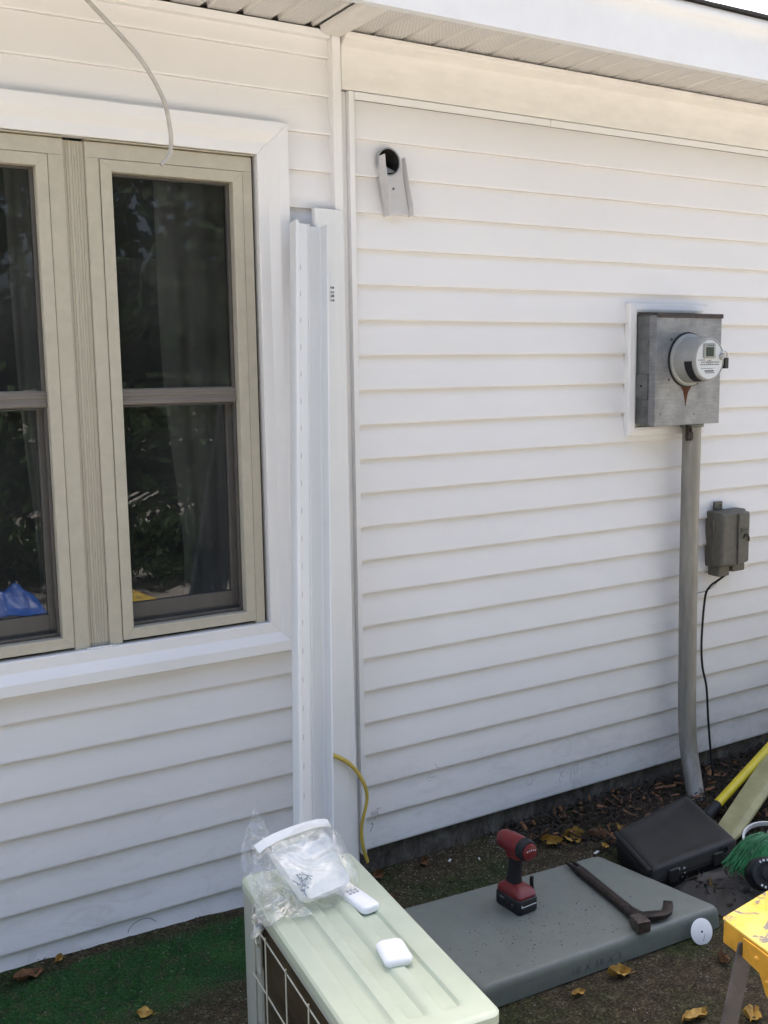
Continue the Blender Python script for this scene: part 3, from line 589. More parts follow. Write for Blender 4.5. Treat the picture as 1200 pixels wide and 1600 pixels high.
# telephone box
nb = thing('telephone_box', 'small brown-grey telephone junction box right of the conduit', 'junction box', (3.48, 0, 0.91))
B(3.402, -0.045, 0.925, 3.590, 0.01, 1.160).build('back_case', NIDM, nb, 0.006)
mb = MB(); x0, x1 = 3.392, 3.572
lp = []
for y, i_ in ((-0.040, 0.0), (-0.082, 0.004), (-0.090, 0.012)):
    lp.append([(x0+i_, y, 0.930+i_), (3.490, y-(0.006 if i_ else 0), 0.926+i_), (x1-i_, y, 0.936+i_), (x1-i_, y, 1.156-i_), (3.490, y-(0.006 if i_ else 0), 1.166-i_), (x0+i_, y, 1.160-i_)])
mb.prism(lp); mb.build('lid', NIDM, nb, 0.004)
B(3.483, -0.101, 0.936, 3.489, -0.092, 1.154).build('lid_rib', NIDM, nb, 0.002)
B(3.436, -0.012, 1.160, 3.482, 0.0, 1.196).build('mount_tab', NIDM, nb, 0.002)
MB().lathe([(0.005, 0), (0.004, 0.003)], (3.468, -0.012, 1.18), (0, -1, 0), 10).build('screw', BLACK, nb)
for z in (0.955, 1.075): MB().tube([(3.392, -0.045, z), (3.392, -0.045, z+0.055)], 0.007, 10).build('hinge', NIDM, nb, smooth=True)
MB().lathe([(0.008, 0), (0.007, 0.008)], (3.590, -0.04, 1.055), (1, 0, 0), 12).build('lock_screw', BLACK, nb)
B(3.415, -0.060, 0.885, 3.480, 0.0, 0.929).build('cable_entry', NIDM, nb, 0.004); B(3.500, -0.060, 0.898, 3.575, 0.0, 0.929).build('cable_entry', NIDM, nb, 0.004)
MB().tube(smooth_path([(3.522, -0.0925, 1.045), (3.535, -0.096, 1.060), (3.550, -0.0965, 1.048), (3.552, -0.0955, 1.030)]), 0.0035, 6).build('latch_mark', BLACK, nb)
for k in range(3): B(3.505, -0.0975, 1.070+k*0.007, 3.545, -0.0925, 1.073+k*0.007).build('moulded_line', NIDM, nb)
MB().tube(smooth_path([(3.508, -0.03, 0.905), (3.49, -0.04, 0.890), (3.440, -0.04, 0.868), (3.395, -0.03, 0.84), (3.378, -0.022, 0.79), (3.372, -0.016, 0.62), (3.378, -0.018, 0.5), (3.400, -0.025, 0.40), (3.412, -0.03, 0.25), (3.418, -0.045, 0.10), (3.410, -0.075, -0.02)], 8), 0.0048, 8).build('black_cable', BLACKR, None, smooth='all', label='black cable hanging from the telephone box into the mulch', cat='cable')
MB().tube(smooth_path([(3.475, -0.03, 0.888), (3.462, -0.025, 0.868), (3.440, -0.012, 0.835), (3.39, -0.008, 0.818), (3.30, -0.005, 0.815), (3.24, -0.004, 0.812)], 8), 0.0016, 6).build('thin_wire', INKG, None, smooth='all', label='thin grey wire from the telephone box to behind the conduit', cat='wire')
MB().tube(smooth_path([(3.330, -0.004, 0.375), (3.338, -0.012, 0.36), (3.336, -0.02, 0.30), (3.315, -0.02, 0.22), (3.290, -0.02, 0.17)], 8), 0.0026, 6).build('thin_wire', INKG, None, smooth='all', label='short dark wire poking out of the siding low beside the conduit', cat='wire')

# ------------------------------------------------------------------ loose cables
MB().tube(smooth_path([(0.72, -0.26, 2.81), (0.775, -0.25, 2.735), (0.815, -0.24, 2.70), (0.94, -0.23, 2.590), (1.008, -0.22, 2.495), (1.030, -0.21, 2.418), (1.034, -0.20, 2.372), (1.026, -0.20, 2.345), (1.004, -0.20, 2.323)], 10), 0.0058, 10).build('white_cable', CABLEW, None, smooth='all', label='grey-white cable hanging loose from the eave over the window', cat='cable')
MB().tube(smooth_path([(1.43, -0.10, 0.56), (1.508, -0.115, 0.537), (1.585, -0.115, 0.492), (1.640, -0.110, 0.423), (1.664, -0.108, 0.348), (1.640, -0.110, 0.252), (1.643, -0.112, 0.180), (1.660, -0.112, 0.120)], 10), 0.0075, 12, flat=0.55, up=(0.4, -1, 0.1)).build('yellow_cable', CABLEY, None, smooth='all', label='flat yellow cable curling out beside the leaning channels', cat='cable')

# ------------------------------------------------------------------ leaning channels
def lean(prof, T, Bm, xd, nd, name, mat, parent=None, twist=0.0, **tg):
    """prof (u,v) swept from bottom Bm to top T; u along xd, v along nd (towards the viewer)"""
    T, Bm, xd, nd = Vector(T), Vector(Bm), Vector(xd).normalized(), Vector(nd).normalized(); loops = []
    for i in range(25):
        t = i/24; c = Bm.lerp(T, t); bow = 0.006*math.sin(math.pi*t); a = twist*t
        x_ = xd*math.cos(a)+nd*math.sin(a); n_ = nd*math.cos(a)-xd*math.sin(a)
        loops.append([c + x_*u + n_*(v-bow) for u, v in prof])
    return MB().prism(loops).build(name, mat, parent, smooth=True, **tg)
WV = vinyl_mat('leaning_channel_vinyl', (0.74, 0.745, 0.735), False)
def sheet(path, t):   # open profile polyline -> closed thin loop
    out = []; n = len(path)
    nm = []
    for i in range(n):
        a = Vector(path[max(i-1, 0)]); b = Vector(path[min(i+1, n-1)]); d = (b-a).normalized(); nm.append(Vector((-d.y, d.x)))
    return [tuple(p) for p in path] + [tuple(Vector(path[i])-nm[i]*t) for i in range(n-1, -1, -1)]
# wide corner post lying nearly flat against the wall
cp = thing('corner_post', 'wide white vinyl corner post leaning against the wall trim, rightmost', 'corner post', (1.53, -0.15, 0), group=None)
pA = sheet([(0.0, 0.0), (0.003, 0.014), (0.008, 0.016), (0.012, 0.014), (0.02, 0.012), (0.075, 0.012), (0.083, 0.006), (0.094, 0.003), (0.108, 0.004), (0.113, 0.001)], 0.0018)
lean(pA, (1.547, -0.030, 2.268), (1.512, -0.120, 0.0), (1, 0.05, 0), (0, -1, 0), 'post_face', WV, cp)
lean(sheet([(0.013, -0.001), (0.013, -0.018)], 0.0015), (1.547, -0.030, 2.262), (1.512, -0.120, 0.0), (1, 0.05, 0), (0, -1, 0), 'post_return', WV, cp)
# print on its face
random.seed(17)
for r_ in range(4):
    for k in range(3): B(1.590+0.0045*k, -0.0640, 2.022-0.013*r_, 1.590+0.0045*k+random.uniform(0.002, 0.0035), -0.0620, 2.022-0.013*r_+random.uniform(0.004, 0.008)).build('print_mark', INKG, cp)
# narrow channel with nailing hem in front of it
ch = thing('trim_channel', 'long white trim channel with slotted hem leaning in front of the corner post', 'trim channel', (1.2, -0.5, 0))
pB = sheet([(-0.006, -0.024), (-0.006, 0.004), (-0.002, 0.012), (0.004, 0.013), (0.009, 0.010), (0.010, 0.001), (0.016, -0.004), (0.018, -0.016), (0.055, -0.018), (0.058, -0.013), (0.062, -0.018), (0.066, -0.036), (0.108, -0.038), (0.113, -0.034), (0.1145, 0.003), (0.118, 0.005), (0.1195, 0.000)], 0.0018)
T0, B0 = Vector((1.450, -0.105, 2.215)), Vector((1.168, -0.575, 0.0))
xdv = Vector((1, 0.10, 0)); ndv = Vector((0.0, -1, 0.2)).normalized()
lean(pB, T0, B0, xdv, ndv, 'channel_face', WV, ch)
for i in range(26):
    t = 0.04+i*0.036; c = B0.lerp(T0, t) + xdv.normalized()*0.028 + ndv*(-0.0160-0.006*math.sin(math.pi*t)); d = (T0-B0).normalized()
    q = xdv.normalized()*0.0014; h = d*0.008
    MB().hexa([c-q-h, c+q-h, c+q-h-ndv*0.001, c-q-h-ndv*0.001], [c-q+h, c+q+h, c+q+h-ndv*0.001, c-q+h-ndv*0.001]).build('nail_slot', SLOT, ch)

# ------------------------------------------------------------------ air conditioner outdoor unit
TH = math.atan2(-0.113, 0.994)                      # turned slightly
ac = thing('condenser_unit', 'pale green-beige air conditioner outdoor unit with wire guard', 'outdoor unit', (0.93, -0.745, 0.0), TH)
W_, L_, H_ = 0.294, 0.748, 0.55       # local x = width, local -y = towards the viewer
def rrect(x0, y0, x1, y1, r, z, n=6):
    out = []
    for cx_, cy_, a0 in ((x1-r, y1-r, 0), (x0+r, y1-r, 90), (x0+r, y0+r, 180), (x1-r, y0+r, 270)):
        for k in range(n+1): a = math.radians(a0+90*k/n); out.append((cx_+r*math.cos(a), cy_+r*math.sin(a), z))
    return out
# top panel with pressed ribs, as a height grid
rib_x = [(0.048, 0.092), (0.120, 0.164), (0.192, 0.236)]
def toph(x, y):
    h = 0.0; e = 0.035
    if -L_+0.055 < y < -0.05:
        for a, b in rib_x:
            d = min(x-a, b-x); h -= 0.0085*max(0, min(1, d/0.005))*max(0, min(1, min(y+L_-0.055, -0.05-y)/0.008))
    d = min(x, W_-x, -y, y+L_); h -= 0.006*max(0, 1-d/0.007)**2; return h
mb = MB(); xs = sorted(set([i*W_/60 for i in range(61)])); ys = [-L_*j/90 for j in range(91)]
R = 0.024
def insidec(x, y):   # squash grid corners to a rounded rectangle
    for cx_, cy_, sx, sy in ((R, -R, -1, 1), (W_-R, -R, 1, 1), (R, -L_+R, -1, -1), (W_-R, -L_+R, 1, -1)):
        dx, dy = (x-cx_)*sx, (y-cy_)*sy
        if dx > 0 and dy > 0:
            m_ = max(dx, dy); l = math.hypot(dx, dy)
            if l > 0: k = m_/l; return cx_+sx*dx*k, cy_+sy*dy*k
    return x, y
for y in ys:
    for x in xs:
        x2, y2 = insidec(x, y); mb.v.append(Vector((x2, y2, H_+toph(x, y))))
n = len(xs)
for j in range(len(ys)-1):
    for i in range(n-1): a = j*n+i; mb.f.append((a, a+n, a+n+1, a+1))
per = [i for i in range(n)] + [j*n+n-1 for j in range(1, len(ys))] + [(len(ys)-1)*n+i for i in range(n-2, -1, -1)] + [j*n for j in range(len(ys)-2, 0, -1)]
b0 = len(mb.v)
for q in per: v = mb.v[q]; mb.v.append(Vector((v.x, v.y, H_-0.026)))
for i in range(len(per)): k = (i+1) % len(per); mb.f.append((per[i], per[k], b0+k, b0+i))
top = mb.build('top_panel', COND, ac, local=True, smooth='all')
# cabinet
lo, hi = 0.03, H_-0.0255
cab = MB()
def post(x0, y0, x1, y1, r, name='corner_panel'):
    return MB().prism([rrect(x0, y0, x1, y1, r, z, 4) for z in (lo, hi)]).build(name, CONDS, ac, local=True, smooth=True)
post(0.003, -0.105, W_-0.004, -0.004, 0.018, 'back_panel')
post(0.003, -L_+0.004, W_-0.004, -L_+0.07, 0.018, 'front_panel')
B(W_-0.010, -L_+0.07, lo, W_-0.004, -0.105, hi).build('service_panel', CONDS, ac, local=True)
B(0.010, -0.098, 0.035, 0.0022, -0.092, hi-0.004).build('panel_seam', CONDS, ac, local=True)
B(0.020, -L_+0.075, lo+0.02, 0.045, -0.107, hi-0.002).build('coil', COIL, ac, local=True)
B(0.004, -L_+0.07, lo, W_-0.012, -0.106, lo+0.018).build('base_pan', CONDS, ac, local=True, bevel=0.003)
B(0.0035, -L_+0.071, hi-0.020, 0.012, -0.106, hi-0.0005).build('top_rail', CONDS, ac, local=True, bevel=0.001)
B(0.003, -0.137, hi-0.165, 0.008, -0.1065, hi-0.05).build('mounting_strip', CONDS, ac, local=True, bevel=0.001)
for x in (0.05, 0.24):
    for y in (-0.12, -0.62): B(x-0.02, y-0.03, 0.0, x+0.02, y+0.03, 0.03).build('foot', BLACK, ac, local=True, bevel=0.003)
for k in range(4):
    z = 0.482-0.1325*k; MB().tube([(-0.002, -0.100, z), (-0.002, -L_+0.068, z)], 0.0019, 8).build('guard_wire', WIRE, ac, local=True, smooth='all')
for k in range(5):
    y = -0.208-0.1375*k
    if y > -L_+0.07: MB().tube([(-0.0055, y, 0.496), (-0.0055, y, 0.05)], 0.0019, 8).build('guard_wire', WIRE, ac, local=True, smooth='all')
# pipe clips seen behind the guard at the corner
for k, (y, z) in enumerate(((-0.112, 0.50), (-0.118, 0.48), (-0.112, 0.465), (-0.12, 0.45))):
    MB().tube(smooth_path([(0.004, y, z), (-0.004, y-0.012, z+0.006), (-0.005, y-0.020, z-0.004), (0.003, y-0.014, z-0.016)], 5), 0.003, 7).build('wire_clip', WIRE, ac, local=True, smooth='all')
MB().lathe([(0.0022, 0), (0.0022, 0.0012)], (W_-0.030, -0.022, H_), (0, 0, 1), 8).build('screw', BLACK, ac, local=True)

# ---- things on its top
def rbox(name, mat, w_, l_, h_, c, rz, r, bev, label, cat):
    t = thing(name, label, cat, c, rz)
    return t
# small rounded white box
o = thing('white_case', 'small rounded white plastic case alone on the unit top', 'plastic case', (1.063, -1.245, 0.545), math.radians(-14))
lp = []
for z, i_ in ((0.0, 0.006), (0.003, 0.002), (0.009, 0.0), (0.014, 0.0), (0.019, 0.003), (0.023, 0.010), (0.0245, 0.02)): lp.append(rrect(-0.031+i_, -0.044+i_, 0.031-i_, 0.044-i_, max(0.004, 0.017-i_*0.5), z, 6))
MB().prism(lp).build('case_shell', WPLASTIC, o, local=True, smooth='all')
o2 = thing('remote_control', 'slim white remote control poking out from under the bag', 'remote control', (1.112, -0.995, 0.545), math.radians(4))
lp = []
for z, i_ in ((0.0, 0.003), (0.002, 0.0), (0.013, 0.0), (0.016, 0.0015), (0.0175, 0.004)): lp.append(rrect(-0.023+i_, -0.072+i_, 0.023-i_, 0.072-i_, 0.012-i_*0.5, z, 5))
MB().prism(lp).build('remote_shell', WPLASTIC, o2, local=True, smooth='all')
for a in range(3):
    for b in range(2): B(-0.013+a*0.010, 0.0+b*0.012, 0.0173, -0.007+a*0.010, 0.007+b*0.012, 0.0186).build('button', FLAP, o2, local=True, bevel=0.0008)

# plastic cover in a crinkled bag
PL = Vector((0.980, -0.987, 0.560)); PR = Vector((1.113, -0.967, 0.560)); TL = Vector((0.980, -0.850, 0.650))
ux = (PR-PL).normalized(); vy = (TL-PL); Lt = vy.length; vy = (vy-ux*vy.dot(ux)).normalized(); nn = ux.cross(vy).normalized(); Wt = (PR-PL).length
def tp(u, v, h): return PL+ux*(Wt/2+(u-Wt/2)*(1+0.24*v/Lt))+vy*v+nn*h
tray = thing('plastic_cover', 'white wall sleeve cover lying tilted inside the clear bag', 'plastic cover', (1.03, -0.9, 0.55))
TRAYM = new_mat('translucent_white_plastic', (0.86, 0.87, 0.84), 0.3); TRAYM.node_tree.nodes['Principled BSDF'].inputs['Alpha'].default_value = 0.72
BAG2 = bag_mat(0.075); BAG2.name = 'smooth_clear_plastic'
def rr2(w0, w1, v0, v1, r, h, n=6):
    out = []
    for cu, cv, a0 in ((w1-r, v1-r, 0), (w0+r, v1-r, 90), (w0+r, v0+r, 180), (w1-r, v0+r, 270)):
        for k in range(n+1): a = math.radians(a0+90*k/n); out.append(tp(cu+r*math.cos(a), cv+r*math.sin(a), h))
    return out
mb = MB(); mb.prism([rr2(0, Wt, 0, Lt, 0.022, 0.026), rr2(0.002, Wt-0.002, 0.002, Lt-0.002, 0.021, 0.010), rr2(0.006, Wt-0.006, 0.006, Lt-0.006, 0.02, 0.0), rr2(0.009, Wt-0.009, 0.009, Lt-0.009, 0.018, 0.002), rr2(0.006, Wt-0.006, 0.006, Lt-0.006, 0.02, 0.012), rr2(0.004, Wt-0.004, 0.004, Lt-0.004, 0.02, 0.026)], caps=False)
mb.f.append(tuple(range(3*28, 4*28)))
mb.build('tray', TRAYM, tray, smooth='all')
lp = []
for i in range(13):
    u = -0.018+(Wt+0.036)*i/12; a = (i/12-0.5)*2; v = Lt+0.010-0.008*a*a; h = 0.030-0.012*abs(a)**6
    lp.append([tp(u, v-0.012, h), tp(u, v+0.010, h), tp(u, v+0.010, h+0.004), tp(u, v-0.012, h+0.004)])
MB().prism(lp).build('rim', TRAYM, tray, smooth='all')
SCR = plain('zinc_screws', (0.13, 0.20, 0.25), 0.35, 0.2, 60, metal=0.7)
sc_t = thing('screws', 'small pile of bluish screws inside the clear bag', 'screws', (1.0, -0.95, 0.58))
random.seed(11)
for k in range(11):
    u = 0.030+random.uniform(-0.014, 0.020); v = 0.045+random.uniform(-0.018, 0.022); a = random.uniform(0, 3.1); l = random.uniform(0.009, 0.016)
    MB().tube([tp(u-l*math.cos(a), v-l*math.sin(a), 0.008), tp(u+l*math.cos(a), v+l*math.sin(a), 0.010), tp(u+l*1.12*math.cos(a), v+l*1.12*math.sin(a), 0.010)], [0.0012, 0.0012, 0.003], 6).build('screw', SCR, sc_t)
# the bag: a crumpled skin around the cover plus a loose flap draped to the left
def crumple(v, s=1.0, seed=0.0):
    p = v*24+Vector((seed, seed*2, 0)); a = noise.noise(p); b = noise.noise(p*2.3+Vector((5, 1, 9)))
    q = noise.noise(v*12+Vector((3, seed, 1)))
    return s*(0.0045*(1-2*abs(a))+0.0008*(1-2*abs(b))+0.007*q)
bag = thing('plastic_bag', 'crinkled clear plastic bag lying over the white cover', 'plastic bag', (0.98, -0.9, 0.55))
mb = MB(); nu, nv = 72, 40
for j in range(nv+1):
    ph = math.pi*j/nv
    for i in range(nu):
        th = 2*math.pi*i/nu; ex = 0.55
        cxp = math.copysign(abs(math.cos(th))**ex, math.cos(th)); syp = math.copysign(abs(math.sin(th))**ex, math.sin(th)); rr_ = math.sin(ph)**0.5
        hh = math.cos(ph)
        p_ = tp(Wt/2+0.006+(Wt/2+0.026)*cxp*rr_, Lt/2-0.004+(Lt/2+0.020)*syp*rr_, 0.016+(0.026 if hh > 0 else 0.022)*hh)
        nrm = (p_-tp(Wt/2, Lt/2, 0)).normalized(); p_ = p_+nrm*crumple(p_, 1.0)+nn*crumple(p_, 0.4, 3)*max(0, hh)
        if p_.z < 0.552: p_.z = 0.552+0.3*abs(crumple(p_, 0.5))
        mb.v.append(p_)
for j in range(nv):
    for i in range(nu): k = (i+1) % nu; mb.f.append((j*nu+i, j*nu+k, (j+1)*nu+k, (j+1)*nu+i))
mb.build('bag_body', BAG2, bag, smooth='all')
# loose flap: from the cover's left edge up to a crumpled point and down over the unit's edge
def flap(rows, seed, name, nf=26):
    mb = MB(); m = len(rows); cols = len(rows[0]); F = 8
    G = []
    for r in rows: G.append(smooth_path(r, nf//(cols-1)+1))
    n = len(G[0]); full = []
    for i in range(n): full.append(smooth_path([g_[i] for g_ in G], F))
    mlen = len(full[0])
    for j in range(mlen):
        for i in range(n):
            v = full[i][j]; e = min(1, 4*min(i, n-1-i)/n+0.15)
            d = Vector((noise.noise(v*30+Vector((seed, 0, 0))), noise.noise(v*30+Vector((0, seed, 4))), noise.noise(v*30+Vector((9, 0, seed)))))
            d2 = Vector((noise.noise(v*75), noise.noise(v*75+Vector((4, 4, 4))), noise.noise(v*75+Vector((8, 1, 3)))))
            mb.v.append(v+d*0.014*e+d2*0.003)
    for j in range(mlen-1):
        for i in range(n-1): a = j*n+i; mb.f.append((a, a+1, a+n+1, a+n))
    return mb.build(name, BAG, bag, smooth='all')
flap([[(0.955, -0.775, 0.71), (0.962, -0.785, 0.725), (0.978, -0.79, 0.70)],
      [(0.925, -0.79, 0.665), (0.955, -0.80, 0.680), (0.990, -0.80, 0.660)],
      [(0.905, -0.82, 0.620), (0.945, -0.84, 0.650), (0.985, -0.84, 0.635)],
      [(0.905, -0.875, 0.575), (0.940, -0.89, 0.615), (0.975, -0.90, 0.600)],
      [(0.888, -0.93, 0.556), (0.925, -0.95, 0.585), (0.975, -0.96, 0.580)],
      [(0.872, -0.985, 0.556), (0.915, -1.01, 0.562), (0.990, -1.02, 0.560)]], 1.0, 'bag_flap')
flap([[(0.900, -0.86, 0.600), (0.93, -0.85, 0.64), (0.96, -0.83, 0.66)],
      [(0.892, -0.91, 0.562), (0.915, -0.91, 0.590), (0.955, -0.90, 0.60)],
      [(0.868, -0.955, 0.558), (0.895, -0.975, 0.572), (0.950, -0.98, 0.575)],
      [(0.862, -0.965, 0.530), (0.866, -0.985, 0.548), (0.900, -1.01, 0.560)],
      [(0.856, -0.960, 0.505), (0.858, -0.975, 0.515), (0.864, -0.985, 0.54)]], 6.0, 'bag_flap')

# ------------------------------------------------------------------ equipment pad, drill, pry bar
pad = thing('equipment_pad', 'flat grey rectangular equipment pad on the ground carrying drill and bar', 'equipment pad', (1.6, -0.85, 0))
pb = [Vector((1.545, -0.345, 0.004)), Vector((1.585, -0.845, 0.004)), Vector((2.500, -0.897, 0.004)), Vector((2.425, -0.418, 0.004))][::1]
def inset(q, d):
    c = sum(q, Vector())/4; return [v+(c-v).normalized()*d*1.41 for v in q]
def quadr(q, r, z, n=5):   # rounded quad
    out = []
    for i in range(4):
        p0, p, p1 = q[i-1], q[i], q[(i+1) % 4]; a = (p0-p).normalized(); b = (p1-p).normalized()
        A_ = p+a*r; B_ = p+b*r
        for k in range(n+1): t = k/n; v = A_*(1-t)**2+p*2*t*(1-t)+B_*t*t; out.append((v.x, v.y, z))
    return out
lp = [quadr(pb, 0.025, 0.004), quadr(inset(pb, 0.003), 0.025, 0.050), quadr(inset(pb, 0.006), 0.025, 0.062), quadr(inset(pb, 0.011), 0.025, 0.069), quadr(inset(pb, 0.018), 0.025, 0.073), quadr(inset(pb, 0.026), 0.02, 0.0745), quadr(inset(pb, 0.08), 0.02, 0.0748)]
MB().prism(lp).build('pad_slab', PAD, pad, smooth='all')
def text_mesh(txt, size, depth, name, mat, origin, xdir, updir, parent):
    c = bpy.data.curves.new(name, 'FONT'); c.body = txt; c.size = size; c.extrude = depth; c.resolution_u = 2; c.space_character = 1.25
    ob = bpy.data.objects.new('tmp', c); COL.objects.link(ob); dg = bpy.context.evaluated_depsgraph_get(); me = bpy.data.meshes.new_from_object(ob.evaluated_get(dg)); bpy.data.objects.remove(ob)
    xd, ud = Vector(xdir).normalized(), Vector(updir).normalized(); nd = xd.cross(ud)
    o0 = ORG.get(parent.name, Vector((0,0,0))) if parent else Vector((0,0,0))
    for v in me.vertices: p_ = v.co.copy(); v.co = Vector(origin)+xd*p_.x+ud*p_.y+nd*p_.z-o0
    me.materials.clear(); me.materials.append(mat); o = bpy.data.objects.new(name, me); COL.objects.link(o); o.parent = parent; return o
ed = (pb[2]-pb[1]).normalized()
tx = pb[1].lerp(pb[2], 0.345); text_mesh('18 X 38 X 3', 0.030, 0.0012, 'embossed_text', PADTXT, (tx.x, tx.y+0.0008, 0.020), ed, (0, 0.075, 1), pad)
# litter on the pad
random.seed(5); mb = MB()
for k in range(260):
    x = random.gauss(1.98, 0.20); y = random.gauss(-0.72, 0.08); s_ = random.uniform(0.0010, 0.0042)
    if not (1.62 < x < 2.40 and -0.84 < y < -0.45): continue
    a = random.uniform(0, 3); mb.add([(x, y, 0.0757), (x+s_*math.cos(a), y+s_*math.sin(a), 0.0757), (x-s_*math.sin(a)*0.6, y+s_*math.cos(a)*0.6, 0.0757), (x, y, 0.0757+s_*0.6)], [(0,1,2), (0,1,3), (1,2,3), (0,2,3)])
mb.build('crumbs', BARK, None, label='dark crumbs of dirt scattered on the grey pad', cat='crumbs', kind='stuff')
for (x, y, s_) in ((2.09, -0.60, 0.006), (2.28, -0.71, 0.004)):
    pass
# impact driver
DZ = 0.075
dr = thing('cordless_drill', 'red and black cordless drill standing upright on the grey pad', 'cordless drill', (1.952, -0.545, DZ), math.radians(3))
def sect(yc, hx, hy, z, r, n=4, y0=None): return rrect(-hx, yc-hy, hx, yc+hy, r, z, n)
bat = MB().prism([sect(0.0, 0.037, 0.055, 0.0, 0.010), sect(0, 0.040, 0.059, 0.006, 0.012), sect(0, 0.040, 0.059, 0.040, 0.012), sect(0, 0.0385, 0.057, 0.046, 0.012), sect(0, 0.036, 0.054, 0.048, 0.012)]).build('battery', BLACK, dr, local=True, smooth=True)
MB().prism([sect(0.0, 0.0375, 0.056, 0.0482, 0.014), sect(0.0, 0.0385, 0.057, 0.056, 0.014), sect(0.003, 0.036, 0.052, 0.066, 0.016), sect(0.010, 0.028, 0.034, 0.074, 0.016), sect(0.012, 0.0225, 0.026, 0.080, 0.015)]).build('handle_foot', DRILLRED, dr, local=True, smooth=True)
B(-0.030, -0.0605, 0.026, 0.030, -0.0585, 0.0285).build('battery_line', METERF, bat, local=True)
B(-0.031, -0.0608, 0.026, -0.0285, -0.0585, 0.034).build('battery_line', METERF, bat, local=True)
B(-0.028, -0.0610, 0.012, 0.028, -0.0575, 0.020).build('battery_ridge', BLACKR, bat, local=True, bevel=0.001)
for k in range(4): B(-0.0412, -0.045+k*0.026, 0.015, -0.0398, -0.030+k*0.026, 0.032).build('battery_ridge', BLACKR, bat, local=True, bevel=0.0006)
B(-0.0410, 0.012, 0.030, -0.0398, 0.034, 0.036).build('battery_print', INKG, bat, local=True)
B(-0.0410, -0.040, 0.024, -0.0398, -0.022, 0.028).build('battery_print', INKG, bat, local=True)
MB().prism([sect(0.012, 0.0215, 0.025, 0.0795, 0.015, 5), sect(0.010, 0.0175, 0.0225, 0.098, 0.014, 5), sect(0.006, 0.0165, 0.021, 0.130, 0.013, 5), sect(0.003, 0.0175, 0.023, 0.160, 0.013, 5), sect(0.002, 0.020, 0.026, 0.176, 0.013, 5)]).build('grip', BLACKR, dr, local=True, smooth='all')
MB().prism([sect(0.004, 0.0205, 0.028, 0.165, 0.013, 5), sect(0.004, 0.0225, 0.034, 0.180, 0.013, 5), sect(0.004, 0.024, 0.040, 0.190, 0.013, 5)]).build('head_neck', DRILLRED, dr, local=True, smooth='all')
MB().lathe([(0.015, 0.072), (0.024, 0.070), (0.029, 0.060), (0.032, 0.035), (0.0335, 0.0), (0.033, -0.030), (0.031, -0.036)], (0, 0, 0.205), (0, 1, 0), 28).build('head_shell', DRILLRED, dr, local=True, smooth='all')
MB().lathe([(0.0345, -0.030), (0.0355, -0.036), (0.034, -0.052), (0.030, -0.058)], (0, 0, 0.205), (0, 1, 0), 28).build('rubber_ring', BLACKR, dr, local=True, smooth='all')
MB().lathe([(0.0275, -0.0582), (0.0265, -0.064), (0.020, -0.068), (0.0, -0.069)], (0, 0, 0.203), (0, 1, 0), 28).build('rear_cap', DRILLRED, dr, local=True, smooth='all')
for k in range(5): B(-0.018+k*0.008, -0.0692, 0.209+0.002*math.sin(k), -0.0145+k*0.008, -0.0668, 0.213+0.002*math.sin(k)).build('cap_print', METERF, dr, local=True)
MB().lathe([(0.013, 0.07), (0.012, 0.085), (0.009, 0.088), (0.009, 0.098)], (0, 0, 0.205), (0, 1, 0), 16).build('bit_holder', IRON, dr, local=True, smooth=True)
MB().prism([[(x, 0.030, 0.150), (x, 0.038, 0.162), (x, 0.030, 0.176), (x, 0.022, 0.17), (x, 0.022, 0.152)] for x in (-0.007, 0.007)]).build('trigger', BLACK, dr, local=True)
MB().tube(smooth_path([(0.041, -0.010, 0.020), (0.052, -0.012, 0.022), (0.055, -0.012, 0.045), (0.053, -0.012, 0.072), (0.054, -0.012, 0.088)], 5), [0.005]*9+[0.0065]*12, 8).build('belt_clip', BLACK, dr, local=True, smooth='all')
# hammer-headed pry bar: forked end away, hammer block and claw towards the viewer
bar = thing('pry_bar', 'dark iron hammer-headed pry bar lying on the grey pad', 'pry bar', (2.22, -0.66, DZ))
def strap(pts, name, mat, up=(0, 0, 1)):
    """pts: (x,y,z,half_width,half_height)"""
    P_ = [Vector(p[:3]) for p in pts]; lp = []
    for i, p in enumerate(pts):
        d = (P_[min(i+1, len(P_)-1)]-P_[max(i-1, 0)]).normalized(); s_ = d.cross(Vector(up)).normalized(); u_ = s_.cross(d)
        w_, h_ = p[3], p[4]; c = 0.55
        lp.append([P_[i]+s_*a*w_+u_*b*h_ for a, b in ((-1, -c), (-c, -1), (c, -1), (1, -c), (1, c), (c, 1), (-c, 1), (-1, c))])
    return MB().prism(lp).build(name, mat, bar, 0.0008, smooth=True)
z0 = DZ+0.013
A_ = Vector((2.262, -0.492, z0)); E_ = Vector((2.212, -0.775, z0)); dd = (E_-A_)
strap([(*(A_+dd*t), 0.0180-0.0012*math.sin(t*3), 0.0130) for t in (0, 0.15, 0.3, 0.5, 0.7, 0.85, 1.0)], 'shaft', IRON)
sx = Vector((dd.y, -dd.x, 0)).normalized()
for s_ in (-1, 1):
    o_ = sx*0.0095*s_; q = -dd.normalized()
    strap([(*(A_+o_*0.8-q*0.01), 0.006, 0.011), (*(A_+o_+q*0.02), 0.006, 0.009), (*(A_+o_*1.1+q*0.045), 0.0055, 0.006), (*(A_+o_*1.2+q*0.066), 0.004, 0.003)], 'fork_tine', IRON)
